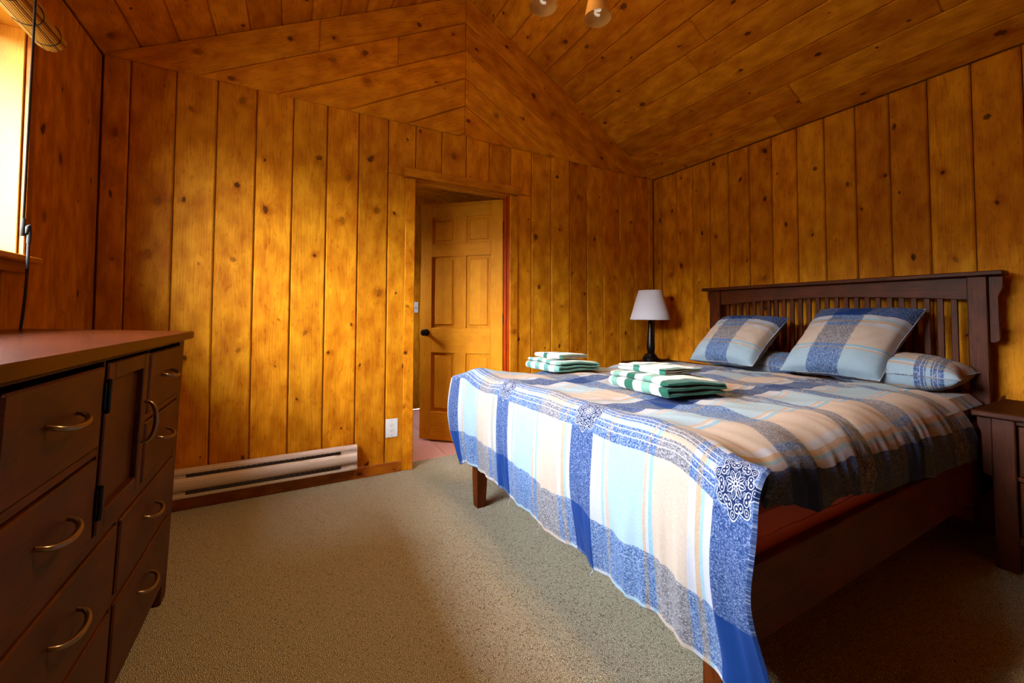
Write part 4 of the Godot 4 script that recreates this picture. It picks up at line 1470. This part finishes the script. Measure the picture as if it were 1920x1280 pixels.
func stand(called: String, at: Vector3) -> Node3D:
	var o := base(called, at)
	# local: top front far corner at x = 0, z = 0; the front faces -x
	var dp := W - 0.018 - at.x; var wd := 0.535
	var ug := [1, 0.0, 2.0, 0.0, 1.25, -1]
	bpart(o, "top", Vector3(0, 0.640, 0), Vector3(dp - 0.004, 0.666, wd), M.stand_walnut, 0.005, [2, 0.0, 2.0, 0.0, 1.25, 0])
	for z in [0.052, wd - 0.052 - 0.068]:
		bpart(o, "leg", Vector3(0.03, 0, z), Vector3(0.078, 0.640, z + 0.068), M.stand_walnut, 0.004, [1, z, 2.0, 0.0, 1.25, -1])
		bpart(o, "leg", Vector3(dp - 0.06, 0, z), Vector3(dp - 0.012, 0.640, z + 0.068), M.stand_walnut, 0.004, [1, z, 2.0, 0.0, 1.25, -1])
	for z in [0.072, wd - 0.092]:
		bpart(o, "side_panel", Vector3(0.078, 0.14, z), Vector3(dp - 0.06, 0.640, z + 0.02), M.stand_walnut, 0.002, ug)
	var ys := [[0.405, 0.615], [0.155, 0.380]]
	for i in 2:
		var dr := bpart(o, "drawer", Vector3(0.036, ys[i][0], 0.126), Vector3(0.40, ys[i][1], wd - 0.126), M.stand_walnut, 0.004, [2, i * 0.4, 2.0, 0.1, 1.25, 1])
		var m := Mb.new()
		lathe(m, PackedVector2Array([Vector2(0.0, 0.0), Vector2(0.008, 0.0), Vector2(0.008, 0.010), Vector2(0.016, 0.018), Vector2(0.016, 0.024), Vector2(0.0, 0.028)]), 20, Transform3D(Basis(Vector3.BACK, PI / 2), Vector3(0.036, (ys[i][0] + ys[i][1]) * 0.5, wd * 0.5)))
		part(dr, "knob", m, M.black_iron)
	for y in [[0.618, 0.640], [0.383, 0.402], [0.12, 0.152]]:
		bpart(o, "rail", Vector3(0.040, y[0], 0.120), Vector3(0.066, y[1], wd - 0.120), M.stand_walnut, 0.002, [2, 0.2, 2.0, 0.1, 1.25, 1])
	for s in [0, 1]:
		var pc := PackedVector2Array([Vector2(0, 0.640), Vector2(0.044, 0.640), Vector2(0.044, 0.600)])
		for i in 5:
			var t := (i + 1) / 5.0
			pc.append(Vector2(0.044 - 0.012 * (0.5 - 0.5 * cos(PI * t)), 0.600 - 0.04 * t))
		pc.append(Vector2(0.032, 0.41))
		for i in 5:
			var a := PI * 0.5 * (i + 1) / 5.0
			pc.append(Vector2(0.010 + 0.022 * cos(a), 0.40 - 0.018 * sin(a)))
		pc.append(Vector2(0.0, 0.382))
		var mm := Mb.new()
		var sg := -1.0 if s == 0 else 1.0
		prism(mm, pc, 0.024, 0.003, Transform3D(Basis(Vector3(0, 0, sg), Vector3(0, 1, 0), Vector3(-1, 0, 0)), Vector3(0.066, 0, 0.052 if s == 0 else wd - 0.052)), Vector2(0, 1), Vector2(), Vector2(2, 1.25), true)
		part(o, "corbel", mm, M.stand_walnut)
	return o

func build_lamp() -> void:
	var o := base("table_lamp", Vector3(3.715, 0.666, 0.262))
	tag(o, "table lamp with a white cone shade and black turned base", "lamp")
	var m := Mb.new()
	lathe(m, PackedVector2Array([Vector2(0, 0), Vector2(0.066, 0), Vector2(0.068, 0.006), Vector2(0.068, 0.034), Vector2(0.060, 0.040), Vector2(0.056, 0.046), Vector2(0.056, 0.056), Vector2(0.044, 0.062), Vector2(0.040, 0.070), Vector2(0.024, 0.076), Vector2(0.0, 0.078)]), 36, Transform3D(), 0.9)
	part(o, "base", m, M.lamp_black)
	m = Mb.new()
	lathe(m, PackedVector2Array([Vector2(0, 0.07), Vector2(0.022, 0.074), Vector2(0.024, 0.084), Vector2(0.030, 0.100), Vector2(0.034, 0.122), Vector2(0.034, 0.145), Vector2(0.031, 0.180), Vector2(0.026, 0.230), Vector2(0.021, 0.290), Vector2(0.018, 0.335), Vector2(0.020, 0.343), Vector2(0.025, 0.348), Vector2(0.020, 0.354), Vector2(0.014, 0.366), Vector2(0.011, 0.385), Vector2(0.011, 0.43), Vector2(0.0, 0.432)]), 28)
	part(o, "column", m, M.lamp_black)
	m = Mb.new()
	tube(m, PackedVector3Array([Vector3(0, 0.43, 0), Vector3(0, 0.655, 0)]), 0.003, 8)
	lathe(m, PackedVector2Array([Vector2(0, 0.630), Vector2(0.007, 0.634), Vector2(0.009, 0.642), Vector2(0.005, 0.650), Vector2(0, 0.654)]), 12)
	for k in 3:
		var a := TAU * k / 3.0
		tube(m, PackedVector3Array([Vector3(0, 0.632, 0), Vector3(cos(a) * 0.099, 0.632, sin(a) * 0.099)]), 0.0016, 6)
	part(o, "harp", m, M.lamp_black)
	m = Mb.new()
	lathe(m, PackedVector2Array([Vector2(0, 0.44), Vector2(0.014, 0.445), Vector2(0.016, 0.47), Vector2(0.030, 0.51), Vector2(0.030, 0.535), Vector2(0.018, 0.556), Vector2(0, 0.562)]), 20)
	part(o, "bulb", m, M.bulb_white)
	m = Mb.new()
	lathe(m, PackedVector2Array([Vector2(0.172, 0.372), Vector2(0.174, 0.376), Vector2(0.101, 0.632), Vector2(0.099, 0.635), Vector2(0.097, 0.632), Vector2(0.170, 0.376), Vector2(0.172, 0.372)]), 56)
	part(o, "lamp_shade", m, M.lamp_linen)
	m = Mb.new()
	for e in [[0.1735, 0.376], [0.1015, 0.631]]:
		var ring := PackedVector3Array()
		for i in 49:
			var a := TAU * i / 48.0
			ring.append(Vector3(cos(a) * float(e[0]), e[1], sin(a) * float(e[0])))
		tube(m, ring, 0.0025, 6, false)
	part(o, "shade_trim", m, M.lamp_linen)
	m = Mb.new()
	var cd := PackedVector3Array()
	for i in 12:
		var t := i / 11.0
		cd.append(Vector3(0.06 + 0.19 * t, 0.006 + 0.012 * sin(PI * t), 0.02 + 0.03 * sin(t * 4.0)))
	tube(m, cd, 0.0028, 6)
	part(o, "cord", m, M.lamp_black)

# ------------------------------------------------------------------ heater, outlet, blind, ceiling light
func build_small() -> void:
	var h := base("baseboard_heater")
	tag(h, "white electric baseboard heater along the foot of the plank wall", "heater")
	var x0 := 0.20; var x1 := 1.283
	# cross-section in (z, y), swept along x
	var sec := func(pts: Array, a: float, b: float) -> Mb:
		var mm := Mb.new()
		var pv := PackedVector2Array()
		for p in pts:
			pv.append(Vector2(p[0], p[1]))
		prism(mm, pv, b - a, 0.001, Transform3D(Basis(Vector3(0, 0, 1), Vector3(0, 1, 0), Vector3(-1, 0, 0)), Vector3(b, 0, 0)), Vector2(0, 1), Vector2(), Vector2(1, 1), true)
		return mm
	bpart(h, "back_plate", Vector3(x0, 0.079, 0.0145), Vector3(x1, 0.228, 0.019), M.heater_enamel, 0.001)
	var topl := [[0.019, 0.228], [0.019, 0.221], [0.052, 0.217], [0.054, 0.207], [0.060, 0.208], [0.059, 0.222], [0.056, 0.226]]
	part(h, "top_lip", sec.call(topl, x0, x1), M.heater_enamel)
	var cover := [[0.046, 0.180], [0.052, 0.186], [0.062, 0.183], [0.070, 0.172], [0.073, 0.158], [0.073, 0.145], [0.070, 0.132], [0.066, 0.124], [0.060, 0.119], [0.056, 0.121], [0.060, 0.130], [0.065, 0.145], [0.065, 0.160], [0.060, 0.174]]
	part(h, "front_cover", sec.call(cover, x0 + 0.002, x1 - 0.002), M.heater_enamel)
	var botl := [[0.019, 0.079], [0.019, 0.086], [0.058, 0.088], [0.060, 0.097], [0.065, 0.096], [0.064, 0.082], [0.060, 0.079]]
	part(h, "bottom_lip", sec.call(botl, x0, x1), M.heater_enamel)
	for e in [[x0, x0 + 0.205], [x1 - 0.098, x1]]:
		var m := Mb.new()
		box(m, Vector3(e[0], 0.083, 0.019), Vector3(e[1], 0.222, 0.056), 0.002)
		part(h, "end_cap", m, M.heater_enamel)
	# finned element with punched holes behind the slots
	for y in [[0.186, 0.214], [0.092, 0.120]]:
		var m := Mb.new()
		var ya: float = y[0]; var yb: float = y[1]
		box(m, Vector3(x0 + 0.2, ya, 0.036), Vector3(x1 - 0.09, ya + 0.010, 0.038), 0.0)
		box(m, Vector3(x0 + 0.2, ya + 0.017, 0.036), Vector3(x1 - 0.09, yb, 0.038), 0.0)
		var x := x0 + 0.2
		while x < x1 - 0.11:
			box(m, Vector3(x, ya + 0.010, 0.036), Vector3(x + 0.018, ya + 0.017, 0.038), 0.0)
			x += 0.028
		part(h, "grille", m, M.heater_fin)
	# outlet
	var o := base("power_outlet", Vector3(1.510, 0.300, 0.0))
	tag(o, "white duplex power outlet on the plank wall beside the door", "outlet")
	bpart(o, "plate", Vector3(-0.041, -0.063, 0), Vector3(0.041, 0.063, 0.006), M.white_plastic, 0.002)
	bpart(o, "receptacle", Vector3(-0.0175, -0.034, 0.006), Vector3(0.0175, 0.034, 0.0085), M.white_plastic, 0.001)
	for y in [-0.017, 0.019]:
		bpart(o, "slot", Vector3(-0.009, y - 0.001, 0.0085), Vector3(-0.0065, y + 0.007, 0.0089), M.slot_shade, 0.0)
		bpart(o, "slot", Vector3(0.0065, y - 0.001, 0.0085), Vector3(0.009, y + 0.007, 0.0089), M.slot_shade, 0.0)
		bpart(o, "slot", Vector3(-0.002, y - 0.0095, 0.0085), Vector3(0.002, y - 0.005, 0.0089), M.slot_shade, 0.0)
	for y in [-0.05, 0.05]:
		var sm := Mb.new()
		lathe(sm, PackedVector2Array([Vector2(0.003, 0), Vector2(0.003, 0.0007), Vector2(0, 0.001)]), 12, Transform3D(Basis(Vector3.RIGHT, PI / 2), Vector3(0, y, 0.006)))
		part(o, "screw", sm, M.pewter)
	build_blind()
	build_light()

func build_blind() -> void:
	var b := base("bamboo_blind")
	tag(b, "rolled up bamboo blind hanging at the top of the window", "blind")
	# rolled bundle along z, slats laid on a spiral
	var cx := 0.070; var cy := 2.110; var z0 := 0.690; var z1 := 2.28
	var r := RandomNumberGenerator.new()
	r.seed = 12
	var R := 0.0395
	var names := ["bamboo_light", "bamboo_mid", "bamboo_light", "bamboo_dark", "bamboo_mid"]
	for k in 40:
		var a := TAU * k / 40.0
		var rad := R + r.randf_range(-0.0015, 0.0015)
		var mm := Mb.new()
		var e0 := z0 + r.randf_range(-0.004, 0.004)
		tube(mm, PackedVector3Array([Vector3(cx + cos(a) * rad, cy + sin(a) * rad, e0), Vector3(cx + cos(a) * rad, cy + sin(a) * rad, z1)]), 0.0037, 6)
		part(b, "slat", mm, M[names[r.randi_range(0, 4)]])
	var m := Mb.new()
	lathe(m, PackedVector2Array([Vector2(0, 0), Vector2(R - 0.001, 0), Vector2(R - 0.001, z1 - z0 - 0.006), Vector2(0, z1 - z0 - 0.006)]), 40, Transform3D(Basis(Vector3.RIGHT, PI / 2), Vector3(cx, cy, z0 + 0.003)))
	part(b, "roll_core", m, M.bamboo)
	# weaving cords round the roll
	for z in [0.735, 0.855, 0.985, 1.4, 1.8, 2.15]:
		var ring := PackedVector3Array()
		for i in 33:
			var a := TAU * i / 32.0
			ring.append(Vector3(cx + cos(a) * (R + 0.0045), cy + sin(a) * (R + 0.0045), z + 0.004 * sin(a * 2.0)))
		m = Mb.new()
		tube(m, ring, 0.0016, 6, false)
		part(b, "weaving_cord", m, M.cord_dark)
	# flat length above the roll up to the head rail
	bpart(b, "head_rail", Vector3(0.021, 2.185, z0 + 0.02), Vector3(0.062, 2.215, z1 - 0.02), M.bamboo_mid, 0.003)
	m = Mb.new()
	for z in [0.735, 0.985, 2.15]:
		tube(m, PackedVector3Array([Vector3(0.05, 2.19, z), Vector3(0.085, 2.145, z)]), 0.0025, 6)
	part(b, "hanger", m, M.cord_dark)
	# pull cord: two strands to a loop, then the tail down behind the dresser
	m = Mb.new()
	for q in [-0.003, 0.003]:
		var ps := PackedVector3Array()
		for i in 14:
			var t := i / 13.0
			ps.append(Vector3(lerpf(0.177, 0.078, t), lerpf(2.20, 1.40, t), lerpf(1.065, 0.835, t) + q))
		tube(m, ps, 0.0022, 6)
	part(b, "pull_cord", m, M.cord_grey)
	m = Mb.new()
	var lp := PackedVector3Array([Vector3(0.078, 1.40, 0.835), Vector3(0.078, 1.37, 0.838), Vector3(0.078, 1.342, 0.837), Vector3(0.079, 1.35, 0.820), Vector3(0.079, 1.375, 0.811), Vector3(0.079, 1.382, 0.803), Vector3(0.078, 1.36, 0.797), Vector3(0.077, 1.32, 0.797)])
	tube(m, lp, 0.0058, 8)
	part(b, "cord_knot", m, M.cord_dark)
	m = Mb.new()
	var tl := PackedVector3Array()
	for i in 12:
		var t := i / 11.0
		tl.append(Vector3(lerpf(0.077, 0.045, t) + 0.004 * sin(t * 5.0), lerpf(1.32, 0.80, t), lerpf(0.797, 0.765, t)))
	tube(m, tl, 0.0042, 8)
	part(b, "cord_tail", m, M.cord_dark)

func build_light() -> void:
	var o := base("ceiling_light", Vector3(1.935, 2.50, 1.466))
	tag(o, "ceiling light with two amber glass shades hanging from the ridge", "ceiling light")
	var m := Mb.new()
	tube(m, PackedVector3Array([Vector3(0, 0.07, 0), Vector3(0, 0.98, 0)]), 0.008, 10)
	part(o, "rod", m, M.black_iron)
	m = Mb.new()
	lathe(m, PackedVector2Array([Vector2(0, 0.90), Vector2(0.03, 0.905), Vector2(0.06, 0.94), Vector2(0.065, 0.99), Vector2(0, 0.99)]), 24)
	part(o, "canopy", m, M.black_iron)
	m = Mb.new()
	var ends := [Vector3(2.063, 2.395, 1.487) - o.position, Vector3(1.812, 2.393, 1.432) - o.position]
	for e in ends:
		var a: Vector3 = e + Vector3(0, 0.135, 0)
		tube(m, PackedVector3Array([Vector3(0, 0.08, 0), Vector3(a.x * 0.5, 0.10, a.z * 0.5), Vector3(a.x * 0.9, 0.075, a.z * 0.9), a]), 0.006, 8)
		lathe(m, PackedVector2Array([Vector2(0, 0.04), Vector2(0.018, 0.03), Vector2(0.02, 0.0), Vector2(0.02, -0.03), Vector2(0, -0.03)]), 16, Transform3D(Basis(), a))
	part(o, "arm", m, M.black_iron)
	for e in ends:
		m = Mb.new()
		lathe(m, PackedVector2Array([Vector2(0.020, 0.112), Vector2(0.030, 0.108), Vector2(0.042, 0.085), Vector2(0.050, 0.05), Vector2(0.056, 0.015), Vector2(0.061, 0.0), Vector2(0.059, 0.0), Vector2(0.053, 0.015), Vector2(0.047, 0.05), Vector2(0.039, 0.083), Vector2(0.028, 0.104), Vector2(0.020, 0.108)]), 36, Transform3D(Basis(), e))
		part(o, "glass_shade", m, M.alabaster_glass)
		m = Mb.new()
		var sp := PackedVector3Array()
		for i in 60:
			var t := i / 59.0
			sp.append(e + Vector3(cos(t * TAU * 3.0) * 0.017 * (1.0 - 0.45 * t), 0.085 - 0.065 * t, sin(t * TAU * 3.0) * 0.017 * (1.0 - 0.45 * t)))
		tube(m, sp, 0.0055, 8)
		part(o, "spiral_bulb", m, M.bulb_added_glow)
		var al := SpotLight3D.new()      # added warm fill below an unlit bulb, cone cut like the shade rim
		al.name = "fill_spot"
		al.light_color = Color(1.0, 0.80, 0.55)
		al.light_energy = FILL_LIGHT
		al.light_size = 0.05
		al.spot_angle = 63.0
		al.spot_angle_attenuation = 0.9
		al.spot_range = 12.0
		al.spot_attenuation = 2.0
		al.shadow_enabled = true
		al.position = e + Vector3(0, -0.004, 0)
		al.rotation = Vector3(-PI / 2, 0, 0)
		o.add_child(al)
		var gl := OmniLight3D.new()      # added fill above the glass shade, to brighten gable and ceiling
		gl.name = "fill_omni"
		gl.light_color = Color(1.0, 0.80, 0.55)
		gl.light_energy = FILL_LIGHT * 0.095
		gl.light_size = 0.05
		gl.omni_range = 12.0
		gl.omni_attenuation = 2.0
		gl.shadow_enabled = true
		gl.position = e + Vector3(0, 0.20, 0)
		o.add_child(gl)
